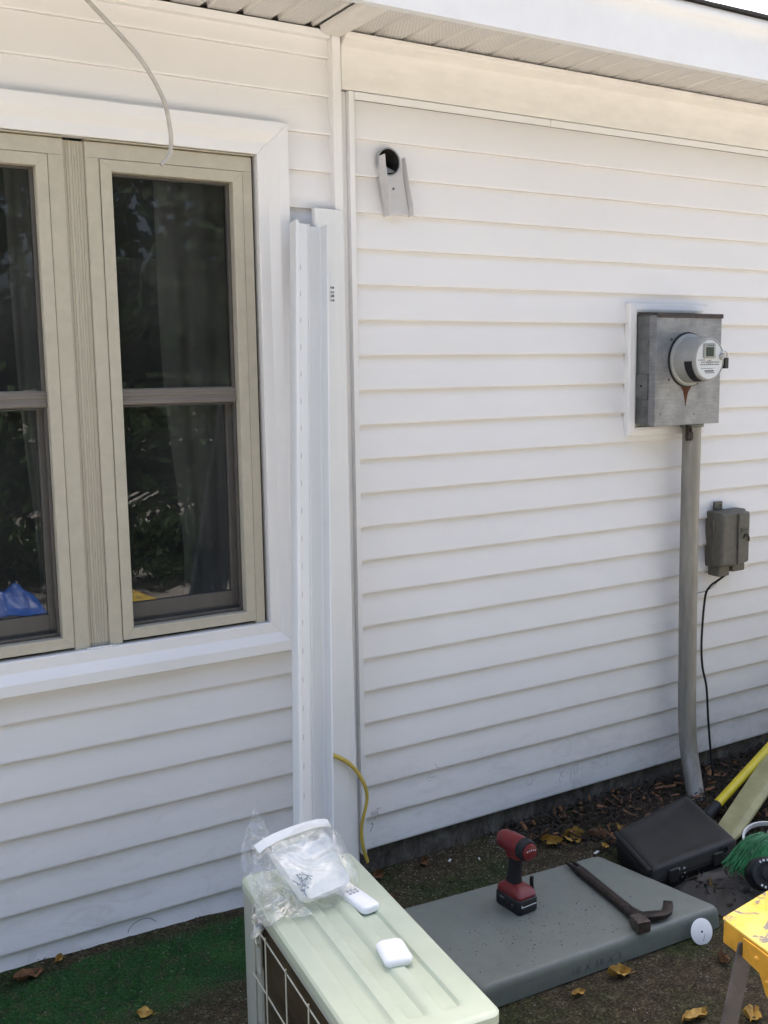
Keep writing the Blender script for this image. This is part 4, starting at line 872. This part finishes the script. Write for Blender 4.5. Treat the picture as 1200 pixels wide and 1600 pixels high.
# neck, hammer block and claw
strap([(*(E_), 0.0180, 0.0130), (2.207, -0.802, z0+0.001, 0.022, 0.0145), (2.204, -0.825, z0+0.002, 0.024, 0.017)], 'neck', IRON)
mb = MB(); d = Vector((-0.24, -0.97, 0)); s_ = Vector((0.97, -0.24, 0)); c = Vector((2.176, -0.862, DZ+0.0185))
mb.prism([[c+d*a+s_*u*k+Vector((0, 0, v*k)) for u, v in ((-0.023, -0.014), (-0.019, -0.018), (0.019, -0.018), (0.023, -0.014), (0.023, 0.016), (0.019, 0.020), (-0.019, 0.020), (-0.023, 0.016))] for a, k in ((-0.034, 0.82), (-0.018, 0.86), (-0.004, 1.0), (0.018, 1.0), (0.022, 0.93))]).build('hammer_head', IRONL, bar, 0.001)
strap([(2.200, -0.822, z0+0.002, 0.017, 0.015), (2.222, -0.838, z0+0.004, 0.017, 0.014), (2.250, -0.850, z0+0.005, 0.017, 0.013), (2.278, -0.856, z0+0.004, 0.016, 0.010), (2.296, -0.853, z0+0.006, 0.016, 0.008), (2.318, -0.838, z0+0.010, 0.016, 0.005), (2.336, -0.820, z0+0.015, 0.014, 0.002)], 'claw', IRON)

# ------------------------------------------------------------------ black tool case
cs = thing('tool_case', 'closed black plastic tool case lying on mulch behind the pad', 'tool case', (2.72, -0.48, 0))
cb = [Vector((2.530, -0.385, 0)), Vector((2.455, -0.640, 0)), Vector((2.880, -0.640, 0)), Vector((2.975, -0.312, 0))]
def layer(d, z, r=0.02): return quadr(inset(cb, d), r, z)
def tilt(loops):   # the case sits a little nose-down on the soil
    return [[(x, y, z+(y+0.48)*0.10) for x, y, z in l] for l in loops]
MB().prism(tilt([layer(0.008, 0.0), layer(0.002, 0.008), layer(0.0, 0.055), layer(-0.003, 0.058), layer(-0.003, 0.064), layer(0.0, 0.066)])).build('case_bottom', CASE, cs, smooth=True)
MB().prism(tilt([layer(0.0, 0.0665), layer(-0.003, 0.068), layer(-0.003, 0.074), layer(0.0, 0.077), layer(0.002, 0.100), layer(0.008, 0.108), layer(0.016, 0.111), layer(0.035, 0.112), layer(0.04, 0.1105), layer(0.09, 0.1105)])).build('case_lid', CASE, cs, smooth=True)
f0, f1 = cb[1], cb[2]; fd = (f1-f0).normalized()
for t in (0.22, 0.74):
    c = f0.lerp(f1, t); B(c.x-0.022, c.y-0.012, 0.030, c.x+0.022, c.y-0.001, 0.078).build('latch', CASE, cs, 0.004)
MB().lathe([(0.018, 0), (0.020, 0.004), (0.015, 0.006), (0.013, 0.002)], (2.80, -0.643, 0.075), (0, -1, 0), 20).build('lock_ring', CASE, cs, smooth='all')
MB().tube([(2.452, -0.632, 0.087), (2.528, -0.388, 0.108)], 0.009, 8).build('hinge_roll', CASE, cs, smooth='all')
for k, (x, z, r) in enumerate(((2.575, 0.070, 0.005), (2.60, 0.066, 0.005), (2.603, 0.048, 0.003), (2.592, 0.036, 0.002))): MB().lathe([(r, 0), (r*0.6, 0.001)], (x, -0.6465, z), (0, -1, 0.1), 10).build('paint_fleck', FLAP, cs)

# ------------------------------------------------------------------ long yellow handle and wooden lath
h = thing('long_handled_tool', 'yellow fibreglass tool handle with black ferrule rising behind the case', 'tool handle', (3.0, -0.39, 0.05))
a = Vector((3.076, -0.374, 0.080)); b = Vector((3.463, -0.299, 0.200)); dd = (b-a)
MB().tube([a, a+dd*0.5, b, a+dd*2.6], 0.0185, 16).build('handle', YELLOW, h, smooth='all')
MB().tube([a-dd*0.20, a-dd*0.10, a+dd*0.005], [0.021, 0.020, 0.0185], 16).build('ferrule', BLACKR, h, smooth='all')
lw = thing('wooden_lath', 'pale greenish wooden board lying beside the yellow handle', 'board', (3.0, -0.52, 0.05))
a = Vector((2.985, -0.505, 0.055)); b = Vector((3.42, -0.37, 0.19)); d = (b-a).normalized(); s_ = Vector((0.30, -0.95, 0.10)); s_ = (s_-d*s_.dot(d)).normalized(); u_ = s_.cross(d) if s_.cross(d).z > 0 else d.cross(s_)
pr = [(-0.045, 0.0), (0.028, 0.004), (0.046, -0.010), (0.046, -0.022), (-0.045, -0.018)]
MB().prism([[c+s_*u*k+u_*v for u, v in pr] for c, k in ((a-d*0.06, 0.75), (a, 1.0), (b, 1.15), (b+d*0.7, 1.2))]).build('board_face', WOOD, lw, 0.002)

# ------------------------------------------------------------------ right edge: brush, roll, tarp, bucket rim
tp_ = MB(); n = 34
for j in range(n+1):
    for i in range(n+1):
        x = 2.545+0.62*i/n; y = -1.00+0.42*j/n
        v = Vector((x, y, 0)); z = 0.012+0.014*(1-2*abs(noise.noise(v*9)))+0.012*noise.noise(v*19)
        e = min(1, 5*min(i, n-i, j, n-j)/n); tp_.v.append(Vector((x+0.02*noise.noise(v*9), y+0.02*noise.noise(v*9+Vector((3,3,3))), 0.004+max(0, z)*e)))
for j in range(n):
    for i in range(n): a_ = j*(n+1)+i; tp_.f.append((a_, a_+1, a_+n+2, a_+n+1))
tp_.build('crumpled_tarp', TARP, None, label='crumpled dark grey tarp on the ground right of the pad', cat='tarp')
brh = thing('broom', 'green bristled broom head lying over the dark tarp', 'broom', (2.86, -0.75, 0.1))
random.seed(9); strands = []
root = Vector((2.90, -0.765, 0.150)); proto = None
for k in range(150):
    t = random.random(); r0 = root+Vector((-0.03+0.06*t, 0.035-0.07*t, random.uniform(-0.012, 0.012)))
    tip = Vector((2.675+0.045*t+random.gauss(0, 0.010), -0.755-0.095*t+random.gauss(0, 0.008), 0.108+random.gauss(0, 0.010)-0.02*t)); md = (r0+tip)/2+Vector((random.gauss(0, 0.006), random.gauss(0, 0.006), 0.028+random.gauss(0, 0.006)))
    MB().tube(smooth_path([r0, md, tip], 3), 0.0016, 4).build('bristle', GREENB, brh)
B(2.925, -0.85, 0.110, 2.975, -0.72, 0.150).build('broom_head', LATT, brh, 0.008)
rl = thing('black_roll', 'black round cap with worn white lettering beside the green bristles', 'round cap', (2.70, -0.93, 0.12))
ax = Vector((-0.45, -0.75, 0.48)).normalized(); c = Vector((2.700, -0.905, 0.128))
MB().lathe([(0.052, -0.07), (0.054, 0.0), (0.050, 0.006), (0.036, 0.008), (0.034, 0.004), (0.0, 0.004)], c, ax, 32).build('cap_body', BLACK, rl, smooth=True)
MB().lathe([(0.022, 0.004), (0.022, 0.012), (0.018, 0.014), (0.0, 0.014)], c, ax, 24).build('cap_hub', BLACKR, rl, smooth=True)
xx = ax.orthogonal().normalized(); yv = ax.cross(xx)
for k in range(16):
    a = 2*math.pi*k/22; q = c+ax*0.0082+xx*0.043*math.cos(a)+yv*0.043*math.sin(a); e1 = (xx*math.cos(a)+yv*math.sin(a))*0.0035; e2 = (-xx*math.sin(a)+yv*math.cos(a))*random.uniform(0.002, 0.004)
    MB().hexa([q-e1-e2, q+e1-e2, q+e1+e2, q-e1+e2], [v+ax*0.0008 for v in (q-e1-e2, q+e1-e2, q+e1+e2, q-e1+e2)]).build('letter_mark', METERF, rl)
MB().lathe([(0.115, 0), (0.118, 0.012), (0.110, 0.014), (0.108, 0.0)], (2.965, -0.735, 0.085), (-0.1, -0.25, 1), 40, False).build('bucket_rim', LATT, None, smooth=True, label='cream plastic rim behind the green bristles at the right edge', cat='bucket rim')

# white disc leaning on the pad
dc = thing('white_disc', 'white round plastic disc standing against the front of the pad', 'disc', (2.375, -0.93, 0.0))
ax = Vector((-0.16, -0.93, 0.32)).normalized(); c = Vector((2.377, -0.921, 0.036))
MB().lathe([(0.0395, 0), (0.0395, 0.0016), (0.038, 0.0024), (0.004, 0.0026)], c, ax, 40).build('disc_plate', WPLASTIC, dc, smooth=True)
MB().lathe([(0.0035, 0.0026), (0.003, 0.0032)], c, ax, 12).build('disc_hole', BLACK, dc)
xx = Vector((1, -0.17, 0)).normalized(); yv = ax.cross(xx)
for k in range(5): q = c+ax*0.0029+xx*(0.008-0.002*k)+yv*(-0.010-0.004*k) if yv.z > 0 else c+ax*0.0029+xx*(0.008-0.002*k)-yv*(-0.010-0.004*k); MB().box(q.x-0.001, q.y-0.0004, q.z-0.0012, q.x+0.001, q.y+0.0004, q.z+0.0008).build('pencil_mark', INKG, dc)

# ------------------------------------------------------------------ sawhorse
sw = thing('sawhorse', 'folding sawhorse with chipped yellow steel top and grimy leg', 'sawhorse', (1.75, -1.6, 0))
# top beam: a flat sheet-steel channel running off to the lower right
a = Vector((1.640, -1.610, 0.620)); b = Vector((1.846, -1.548, 0.620))   # far end corners
SZ = 0.62
e = Vector((0.955, -0.30, 0)).normalized()                                # not used for parallels, kept for bolts
run = Vector((0.10, -1.0, 0)).normalized()
Ldir = Vector((0.0, 0.0, 0.0))
c0 = Vector((1.655, -1.598, SZ)); c1 = Vector((1.835, -1.573, SZ))
side = Vector((-0.18, -0.98, 0)).normalized()
c2 = c1+side*0.9; c3 = c0+side*0.9
tpn = Vector((0, 0, 0.004))
lp = [quadr([c0, c3, c2, c1], 0.008, SZ-0.004), quadr([c0, c3, c2, c1], 0.008, SZ-0.001), quadr(inset([c0, c3, c2, c1], 0.001), 0.008, SZ)]
MB().prism(lp).build('top_plate', SAWTOP, sw, smooth=True)
hgt = 0.052
MB().prism([[c+Vector((0, 0, z)) for c in (c0+side*0.006, c0+side*0.899, c0+side*0.899+Vector((0.004, 0, 0)), c0+side*0.006+Vector((0.004, 0, 0)))] for z in (-hgt, -0.0042)]).build('side_flange', SAWSIDE, sw, 0.001)
endv = (c1-c0).normalized()
MB().prism([[c+Vector((0, 0, z)) for c in (c1+side*0.006, c1+side*0.899, c1+side*0.899-Vector((0.004, 0, 0)), c1+side*0.006-Vector((0.004, 0, 0)))] for z in (-hgt, -0.0042)]).build('side_flange', SAWSIDE, sw, 0.001)
br_ = c0+side*0.10
lp = []
for q in (0.0, 0.004): lp.append([br_+Vector((-q-0.001, 0, 0))+side*u+Vector((0, 0, v)) for u, v in ((-0.03, -0.006), (0.13, -0.006), (0.13, -0.125), (0.10, -0.125), (0.04, -0.090), (0.02, -0.055), (-0.03, -0.048))])
MB().prism(lp).build('hinge_bracket', SAWSIDE, sw, 0.001)
for u, v, r in ((0.012, -0.028, 0.006), (0.062, -0.038, 0.005), (0.045, -0.060, 0.005)):
    MB().lathe([(r, 0), (r, 0.003), (r*0.6, 0.006)], br_+side*u+Vector((-0.0045, 0, v)), (-1, 0.18, 0), 14).build('rivet', SAWSIDE, sw, smooth='all')
def channel_leg(p0, p1, w_, d_, ang):
    p0, p1 = Vector(p0), Vector(p1); d = (p1-p0).normalized(); x_ = Vector(ang); x_ = (x_-d*x_.dot(d)).normalized(); y_ = d.cross(x_)
    pr = [(-w_, 0), (w_, 0), (w_, d_), (w_-0.003, d_), (w_-0.003, 0.003), (-w_+0.003, 0.003), (-w_+0.003, d_), (-w_, d_)]
    return MB().prism([[c+x_*u+y_*v for u, v in pr] for c in (p0, p1)]).build('leg', SAWLEG, sw, 0.001)
def angle_leg(p0, p1):
    p0, p1 = Vector(p0), Vector(p1); pr = [(-0.034, -0.006), (0.006, -0.016), (0.026, 0.022), (0.023, 0.023), (0.004, -0.011), (-0.033, -0.002)]
    return MB().prism([[c+Vector((u, v, 0)) for u, v in pr] for c in (p1, p0)]).build('leg', SAWLEG, sw, 0.001)
angle_leg((1.668, -1.655, 0.600), (1.500, -1.655, 0.0))
channel_leg(br_+side*0.035+Vector((0.150, 0, -0.02)), br_+side*-0.02+Vector((0.30, 0.0, -0.61)), 0.020, 0.022, (0.6, -0.8, 0))
channel_leg(c3-side*0.10+Vector((0.012, 0, -0.02)), c3-side*0.05+Vector((-0.085, 0.0, -0.61)), 0.020, 0.022, (0.6, -0.8, 0))
channel_leg(c3-side*0.10+Vector((0.150, 0, -0.02)), c3-side*0.05+Vector((0.28, 0.0, -0.61)), 0.020, 0.022, (0.6, -0.8, 0))

# ------------------------------------------------------------------ marks on the lower siding
def stroke(pts, r=0.0009, y=-0.0012, m=INK): return smooth_path([(x, y, z) for x, z in pts], 4)
hw = MB()
for st in ([(1.742, 0.222), (1.744, 0.236), (1.748, 0.228), (1.751, 0.222), (1.754, 0.235)], [(1.757, 0.226), (1.761, 0.234), (1.764, 0.226), (1.760, 0.222), (1.757, 0.226)], [(1.768, 0.240), (1.770, 0.220), (1.771, 0.205)], [(1.767, 0.240), (1.773, 0.243), (1.779, 0.240)],
           [(1.748, 0.183), (1.752, 0.190), (1.755, 0.180), (1.749, 0.171), (1.741, 0.160)], [(1.764, 0.205), (1.767, 0.198)], [(1.775, 0.222), (1.777, 0.208)]):
    hw.tube([(a, -0.0002+(b-ZB)*0.06, c_) if False else (a, 0.0002+0.155*(c_-0.2153 if c_ > 0.2153 else c_-0.101)-0.0012, c_) for a, b, c_ in stroke(st)], 0.0008, 5)
hw.build('handwriting', INKG, house)
random.seed(21); vn = MB()
def yface(z): f = ((z-ZB) % SP)/SP; return 0.0185*f-0.0008
def tendril(x, z, n, a0, sc):
    a = a0; pts = [(x, yface(z), z)]
    for k in range(n):
        a += random.gauss(0, 0.75); x += sc*math.cos(a); z += sc*math.sin(a); z = max(z, 0.012); pts.append((x, yface(z), z))
    vn.tube(pts, 0.0005, 4)
for (x, z) in ((1.99, 0.30), (2.01, 0.32), (2.05, 0.325), (2.63, 0.18), (2.66, 0.20), (2.70, 0.205), (2.60, 0.19), (2.68, 0.30), (2.74, 0.31), (2.80, 0.20), (2.86, 0.19), (2.2, 0.18), (2.24, 0.16), (2.5, 0.19), (3.02, 0.28)):
    for k in range(2): tendril(x+random.gauss(0, 0.012), z+random.gauss(0, 0.006), random.randint(3, 7), random.uniform(-2.8, -0.3), 0.010)
for (x, z, up) in ((0.66, 0.085, 1.2), (0.69, 0.085, 0.4), (0.72, 0.09, 0.9), (0.76, 0.088, 1.6), (0.78, 0.085, 2.2), (0.74, 0.085, 2.6), (0.95, 0.078, 1.5), (0.96, 0.075, 1.3), (1.02, 0.072, 1.7), (1.04, 0.070, 1.2), (1.05, 0.075, 2.0)):
    for k in range(2): tendril(x+random.gauss(0, 0.008), z-0.02, random.randint(4, 7), up, 0.010)
vn.tube(smooth_path([(0.865, -0.002, 0.060), (0.875, -0.004, 0.080), (0.905, -0.004, 0.092), (0.935, -0.004, 0.088), (0.955, -0.002, 0.070)], 5), 0.0009, 4)
vn.build('dry_vine_traces', BARK2, None, label='thin dry vine tendrils clinging to the lowest siding courses', cat='vine tendrils', kind='stuff')

# ------------------------------------------------------------------ leaves, mulch, grit, turf fibres
def leaf_mesh(l, w_, curl, seed, lobes=0):
    random.seed(seed); mb = MB(); n = 9; m = 6
    for i in range(n+1):
        t = i/n; hw_ = w_*(math.sin(math.pi*min(1, t*0.96+0.02))**0.7)*(1+0.5*nz(t*6, seed*1.7)+0.25*nz(t*19, seed))
        for j in range(m+1):
            s_ = (j/m-0.5)*2; z = curl*(abs(s_)**1.5)*l*0.5+curl*0.6*l*(t-0.5)**2+0.22*l*nz(t*3, s_*1.5, seed)
            mb.v.append(Vector(((t-0.5)*l, s_*hw_, z+0.002)))
    for i in range(n):
        for j in range(m): a = i*(m+1)+j; mb.f.append((a, a+1, a+m+2, a+m+1))
    mb.tube([(l*0.45, 0, 0.004), (l*0.62, 0.004, 0.003), (l*0.78, 0.010, 0.002)], 0.0009, 4); return mb
LV = [  # x, y, length, width, rot, tilt, curl, material, label
 (0.555, -0.045, 0.090, 0.026, 0.25, 0.15, 0.3, LEAFB, 'large brown curled leaf on the bare soil strip at far left'),
 (0.645, -0.018, 0.045, 0.010, 0.9, 0.5, 0.5, LEAFY, 'small narrow tan leaf beside the large brown leaf'),
 (0.800, -0.345, 0.045, 0.015, -0.5, 0.3, 0.4, LEAFY, 'ochre leaf at the bottom edge on the green turf'),
 (2.033, -0.915, 0.075, 0.018, -0.3, 0.35, 0.5, LEAFY, 'folded ochre leaf tucked against the front of the pad'),
 (1.868, -0.925, 0.048, 0.010, 0.0, 0.2, 0.4, LEAFY, 'small tan leaf in front of the pad, nearer the unit'),
 (2.065, -1.175, 0.095, 0.020, 0.0, 0.1, 0.15, LEAFY, 'long pale yellow leaf with ragged edge on the dirt below the pad'),
 (2.200, -1.255, 0.075, 0.022, 0.6, 0.15, 0.2, LEAFY, 'broad tan leaf right of the sawhorse leg'),
 (2.340, -1.030, 0.070, 0.016, 1.1, 0.6, 0.5, LEAFB, 'curled brown leaf behind the sawhorse leg'),
 (2.415, -0.165, 0.080, 0.022, -0.6, 0.8, 0.7, LEAFY, 'curled orange leaf standing in the litter by the foundation, leftmost'),
 (2.500, -0.185, 0.085, 0.026, -0.2, 0.7, 0.6, LEAFY, 'biggest orange-yellow leaf in the litter heap by the foundation'),
 (2.585, -0.235, 0.075, 0.013, 1.9, 0.4, 0.5, LEAFB, 'long brown leaf upright between the heap and the tool case'),
 (2.700, -0.235, 0.055, 0.020, 0.2, 0.5, 0.5, LEAFY, 'tan leaf at the far side of the tool case'),
 (2.560, -0.300, 0.040, 0.012, 0.4, 0.3, 0.4, LEAFY, 'small yellow leaf touching the near corner of the tool case'),
 (2.665, -0.700, 0.070, 0.016, 0.8, 0.7, 0.5, LEAFY, 'yellow-brown leaf in the shadow in front of the tool case'),
 (3.480, -0.165, 0.110, 0.028, 0.3, 0.4, 0.4, LEAFB, 'large brown leaf on the mulch beyond the conduit'),
 (3.560, -0.140, 0.075, 0.024, 1.2, 0.6, 0.6, LEAFY, 'orange leaf on the mulch at the right edge'),
 (3.240, -0.420, 0.060, 0.018, 0.4, 0.4, 0.4, LEAFY, 'yellow leaf under the yellow handle'),
 (2.870, -0.700, 0.060, 0.020, 0.9, 0.7, 0.6, LEAFB, 'orange-brown leaf just above the green bristles'),
 (1.930, -0.030, 0.045, 0.014, 0.5, 0.8, 0.7, LEAFB, 'dark red-brown leaf against the foundation'),
 (2.150, -0.300, 0.060, 0.010, 0.1, 0.2, 0.3, LEAFB, 'thin brown leaf on the dirt behind the drill'),
 (1.700, -0.170, 0.050, 0.013, -0.3, 0.2, 0.3, LEAFB, 'pale brown leaf on the dirt right of the unit'),
 (2.280, -0.190, 0.045, 0.012, 0.7, 0.3, 0.4, LEAFY, 'small yellow leaf on the dirt left of the bar tip'),
 (1.735, -0.030, 0.060, 0.018, 0.2, 0.6, 0.6, LEAFB, 'brown leaf at the foundation beside the yellow cable end'),
]
for k, (x, y, l, w_, rz, tl, cu, m_, lab) in enumerate(LV):
    o = leaf_mesh(l, w_, cu, 30+k).build('leaf', m_, None, smooth='all', label=lab, cat='leaf', group='fallen leaves on the ground')
    o.location = (x, y, gh(x, y)+0.003+0.35*w_*tl); o.rotation_euler = (tl, 0.15, rz)
def chips(n, region, lmin, lmax, wr, name, mat, label, cat, seed, zoff=0.0, dens=None):
    random.seed(seed); mb = MB(); c = 0
    while c < n:
        x = random.uniform(region[0], region[1]); y = random.uniform(region[2], region[3]); c += 1
        if dens and random.random() > dens(x, y): continue
        l = random.uniform(lmin, lmax); w_ = l*random.uniform(*wr); a = random.uniform(0, 6.3); t = random.gauss(0, 0.35); z = gh(x, y)+zoff*random.random()+w_*0.3
        ca, sa = math.cos(a), math.sin(a); hz = math.sin(t)*l/2
        p_ = [Vector((x-ca*l/2, y-sa*l/2, z-hz)), Vector((x+ca*l/2, y+sa*l/2, z+hz))]; s_ = Vector((-sa, ca, 0))*w_/2; u_ = Vector((0, 0, w_*0.35))
        mb.add([p_[0]-s_*0.7, p_[0]+s_*0.8, p_[1]+s_, p_[1]-s_*0.5, p_[0]+u_*0.6, p_[1]+u_], [(0,1,2,3), (0,3,5,4), (1,4,5,2), (0,4,1), (3,2,5)])
    return mb.build(name, mat, None, label=label, cat=cat, kind='stuff')
def dm(x, y):   # mulch patch: starts at x about 2.35 and widens to the right
    e = (x-2.33)/0.5; lim = -0.08-0.42*max(0, min(1, e)); return 1.0 if (x > 2.33 and y > lim) else (0.25 if y > lim-0.08 and x > 2.25 else 0.0)
chips(15000, (2.25, 5.0, -0.9, 0.03), 0.008, 0.034, (0.15, 0.5), 'mulch', BARK, 'dark bark mulch along the foundation at the right', 'mulch', 1, 0.022, lambda x, y: dm(x, y) if y > -0.5 else (1.0 if x > 2.6 else 0))
chips(2600, (2.25, 5.0, -0.9, 0.03), 0.008, 0.030, (0.15, 0.5), 'mulch', BARK2, 'lighter brown chips lying on top of the dark mulch', 'mulch', 2, 0.028, lambda x, y: dm(x, y) if y > -0.5 else (1.0 if x > 2.6 else 0))
chips(420, (2.3, 5.0, -0.5, 0.02), 0.018, 0.045, (0.3, 0.6), 'leaf_litter', LEAFB, 'small brown dead leaves mixed in the mulch', 'leaf litter', 3, 0.03, dm)
chips(9000, (0.2, 2.9, -1.6, 0.02), 0.0014, 0.0052, (0.6, 1.0), 'grit', GRIT, 'pale grit specks strewn over the dark dirt', 'grit', 4, 0.001, lambda x, y: (0.9 if (1.6 < x < 2.5 and y > -0.42) else 0.28))
chips(1500, (2.0, 2.60, -0.2, 0.02), 0.002, 0.006, (0.5, 1.0), 'gravel', GRIT, 'pale gravel against the foundation beside the leaf heap', 'gravel', 6, 0.004, lambda x, y: math.exp(-((x-2.32)/0.11)**2-((y+0.05)/0.06)**2))
chips(9000, (0.2, 2.6, -1.6, 0.02), 0.004, 0.014, (0.15, 0.4), 'soil_debris', BARK2, 'tiny brown twigs and crumbs over the dirt', 'debris', 5, 0.002, lambda x, y: 0.6)
for k, (x, y, l) in enumerate(((2.865, -0.245, 0.04), (2.505, -0.318, 0.03), (2.03, -0.065, 0.022), (2.125, -0.115, 0.018))):
    o = B(-l/2, -l*0.16, 0, l/2, l*0.16, 0.002).build('paper_scrap', LATT, None, label=('white paper scrap on the mulch behind the tool case', 'thin white scrap at the far corner of the pad', 'tiny white scrap near the foundation', 'small pale scrap left of the drill head')[k], cat='scrap')
    o.location = (x, y, gh(x, y)+0.028 if x > 2.6 else gh(x, y)+0.006); o.rotation_euler = (0.1, 0.05, 0.35*k)
def fibres(n, region, hmin, hmax, name, mat, label, cat, seed, dens):
    random.seed(seed); mb = MB()
    for k in range(n):
        x = random.uniform(region[0], region[1]); y = random.uniform(region[2], region[3])
        if random.random() > dens(x, y): continue
        h_ = random.uniform(hmin, hmax); a = random.uniform(0, 6.3); z = gh(x, y); lx, ly = random.gauss(0, h_*0.7), random.gauss(0, h_*0.7); w_ = 0.0007
        mb.v += [Vector((x-w_*math.cos(a), y-w_*math.sin(a), z-0.001)), Vector((x+w_*math.cos(a), y+w_*math.sin(a), z-0.001)), Vector((x+lx, y+ly, z+h_))]; b_ = len(mb.v); mb.f.append((b_-3, b_-2, b_-1))
    me = bpy.data.meshes.new(name); me.from_pydata(mb.v, [], mb.f); me.materials.append(mat); o = bpy.data.objects.new(name, me); COL.objects.link(o); return tag(o, label=label, cat=cat, kind='stuff')
def dt(x, y):
    e = -0.055+0.03*nz(x, y, 0, 4); lo_ = -0.30+0.08*nz(x, 0, 2, 3)
    f = 1.0 if lo_ < y < e else (0.25 if lo_-0.1 < y < e+0.02 else 0.06)
    return f*(0.45+0.9*max(0, 0.5+nz(x, y, 1, 8)))
fibres(150000, (0.2, 1.6, -0.6, 0.0), 0.003, 0.007, 'turf', TURFB, 'dark green matted turf along the left wall', 'turf', 8, dt)
fibres(60000, (0.2, 2.9, -1.7, 0.0), 0.002, 0.005, 'dry_turf', TURFO, 'worn olive-brown turf fibres over the dirt', 'dry turf', 9, lambda x, y: 0.8)

# ------------------------------------------------------------------ the yard behind the photographer (mirrored in the panes)
def foliage(c, r, n, seed, ls=0.09):
    random.seed(seed); mb = MB()
    cl = [Vector((random.gauss(0, 0.45), random.gauss(0, 0.45), random.gauss(0, 0.45))) for _ in range(34)]
    for k in range(n):
        q = random.choice(cl); p_ = q+Vector((random.gauss(0, 0.17), random.gauss(0, 0.17), random.gauss(0, 0.14)))
        x, y, z = c[0]+p_.x*r[0], c[1]+p_.y*r[1], c[2]+p_.z*r[2]
        if z < 0.05: continue
        a = Vector((random.gauss(0, 1), random.gauss(0, 1), random.gauss(0, 1))).normalized()*ls; b = a.orthogonal().normalized()*ls*0.55; v = Vector((x, y, z))
        mb.v += [v-a, v+b, v+a, v-b]; i = len(mb.v); mb.f.append((i-4, i-3, i-2, i-1))
    return mb
def tree(x, y, h_, r, seed, lab):
    t = thing('tree', lab, 'tree', (x, y, 0), group='trees across the yard'); m = MB(); m.tube([(x, y, -0.1), (x+0.1, y, h_*0.3), (x-0.1, y+0.1, h_*0.6), (x, y, h_*0.85)], [0.22, 0.17, 0.11, 0.04], 10)
    for k in range(5): a = k*1.3; m.tube([(x, y, h_*(0.35+0.08*k)), (x+math.cos(a)*r*0.35, y+math.sin(a)*r*0.35, h_*(0.5+0.08*k)), (x+math.cos(a)*r*0.7, y+math.sin(a)*r*0.7, h_*(0.6+0.08*k))], [0.09, 0.06, 0.02], 6)
    m.build('trunk', TRUNK, t, smooth='all'); me = foliage((x, y, h_*0.62), (r, r, h_*0.42), 11500, seed, 0.12); me.build('crown', FOLI, t)
for k, (x, y, h_, r) in enumerate(((-6, -12, 8, 3.4), (-1.5, -13.5, 9, 3.6), (2.6, -12.5, 8.5, 3.4), (7.0, -13.5, 9.0, 3.6), (11.5, -12.5, 8, 3.2))):
    tree(x, y, h_, r, 50+k, ['leafy tree across the yard mirrored in the window, %s' % w_ for w_ in ('far left', 'left of centre', 'in the centre', 'right of centre', 'far right')][k])
for k, (x, y, r) in enumerate(((2.35, -5.0, 0.36), (3.0, -5.3, 0.42), (1.75, -5.5, 0.40), (3.7, -5.2, 0.38))):
    foliage((x, y, r*0.8), (r, r*0.7, r*0.8), 2600, 90+k, 0.035).build('shrub', FOLI, None, label='low green shrub in the yard mirrored in the lower panes, %s' % ('nearest', 'second from the left', 'leftmost', 'rightmost')[k], cat='shrub', group='low shrubs mirrored in the panes')
hd = foliage((2.0, -6.6, 0.75), (6.5, 0.9, 0.95), 34000, 77, 0.06).build('hedge', FOLI, None, label='dark bushy hedge across the yard mirrored low in the panes', cat='hedge')
lt = thing('lattice_panel', 'white diagonal lattice panel in the hedge mirrored in the lower pane', 'lattice', (2.9, -6.3, 0))
for k in range(0, 6):
    x = 2.62+k*0.07
    for s_ in (1, -1):
        p0, p1 = Vector((x-0.18*s_, -6.2+0.012*s_, 0.30)), Vector((x+s_*0.18, -6.2+0.012*s_, 0.66)); d = (p1-p0).normalized(); n_ = Vector((-d.z, 0, d.x))*0.009; yv = Vector((0, 0.005, 0))
        MB().hexa([p0-n_-yv, p0+n_-yv, p0+n_+yv, p0-n_+yv], [p1-n_-yv, p1+n_-yv, p1+n_+yv, p1-n_+yv]).build('slat', LATT, lt)
bt = MB(); n = 24
for j in range(n+1):
    for i in range(n+1):
        x = 1.1+0.7*i/n; y = -5.2+0.5*j/n; v = Vector((x, y, 0)); e = min(1, 4*min(i, n-i, j, n-j)/n); bt.v.append(Vector((x, y, 0.01+e*(0.10+0.12*noise.noise(v*4)+0.06*noise.noise(v*11)))))
for j in range(n):
    for i in range(n): a_ = j*(n+1)+i; bt.f.append((a_, a_+1, a_+n+2, a_+n+1))
bt.build('blue_tarp', BLUET, None, label='blue tarp heaped in the yard mirrored at the foot of the panes', cat='tarp')
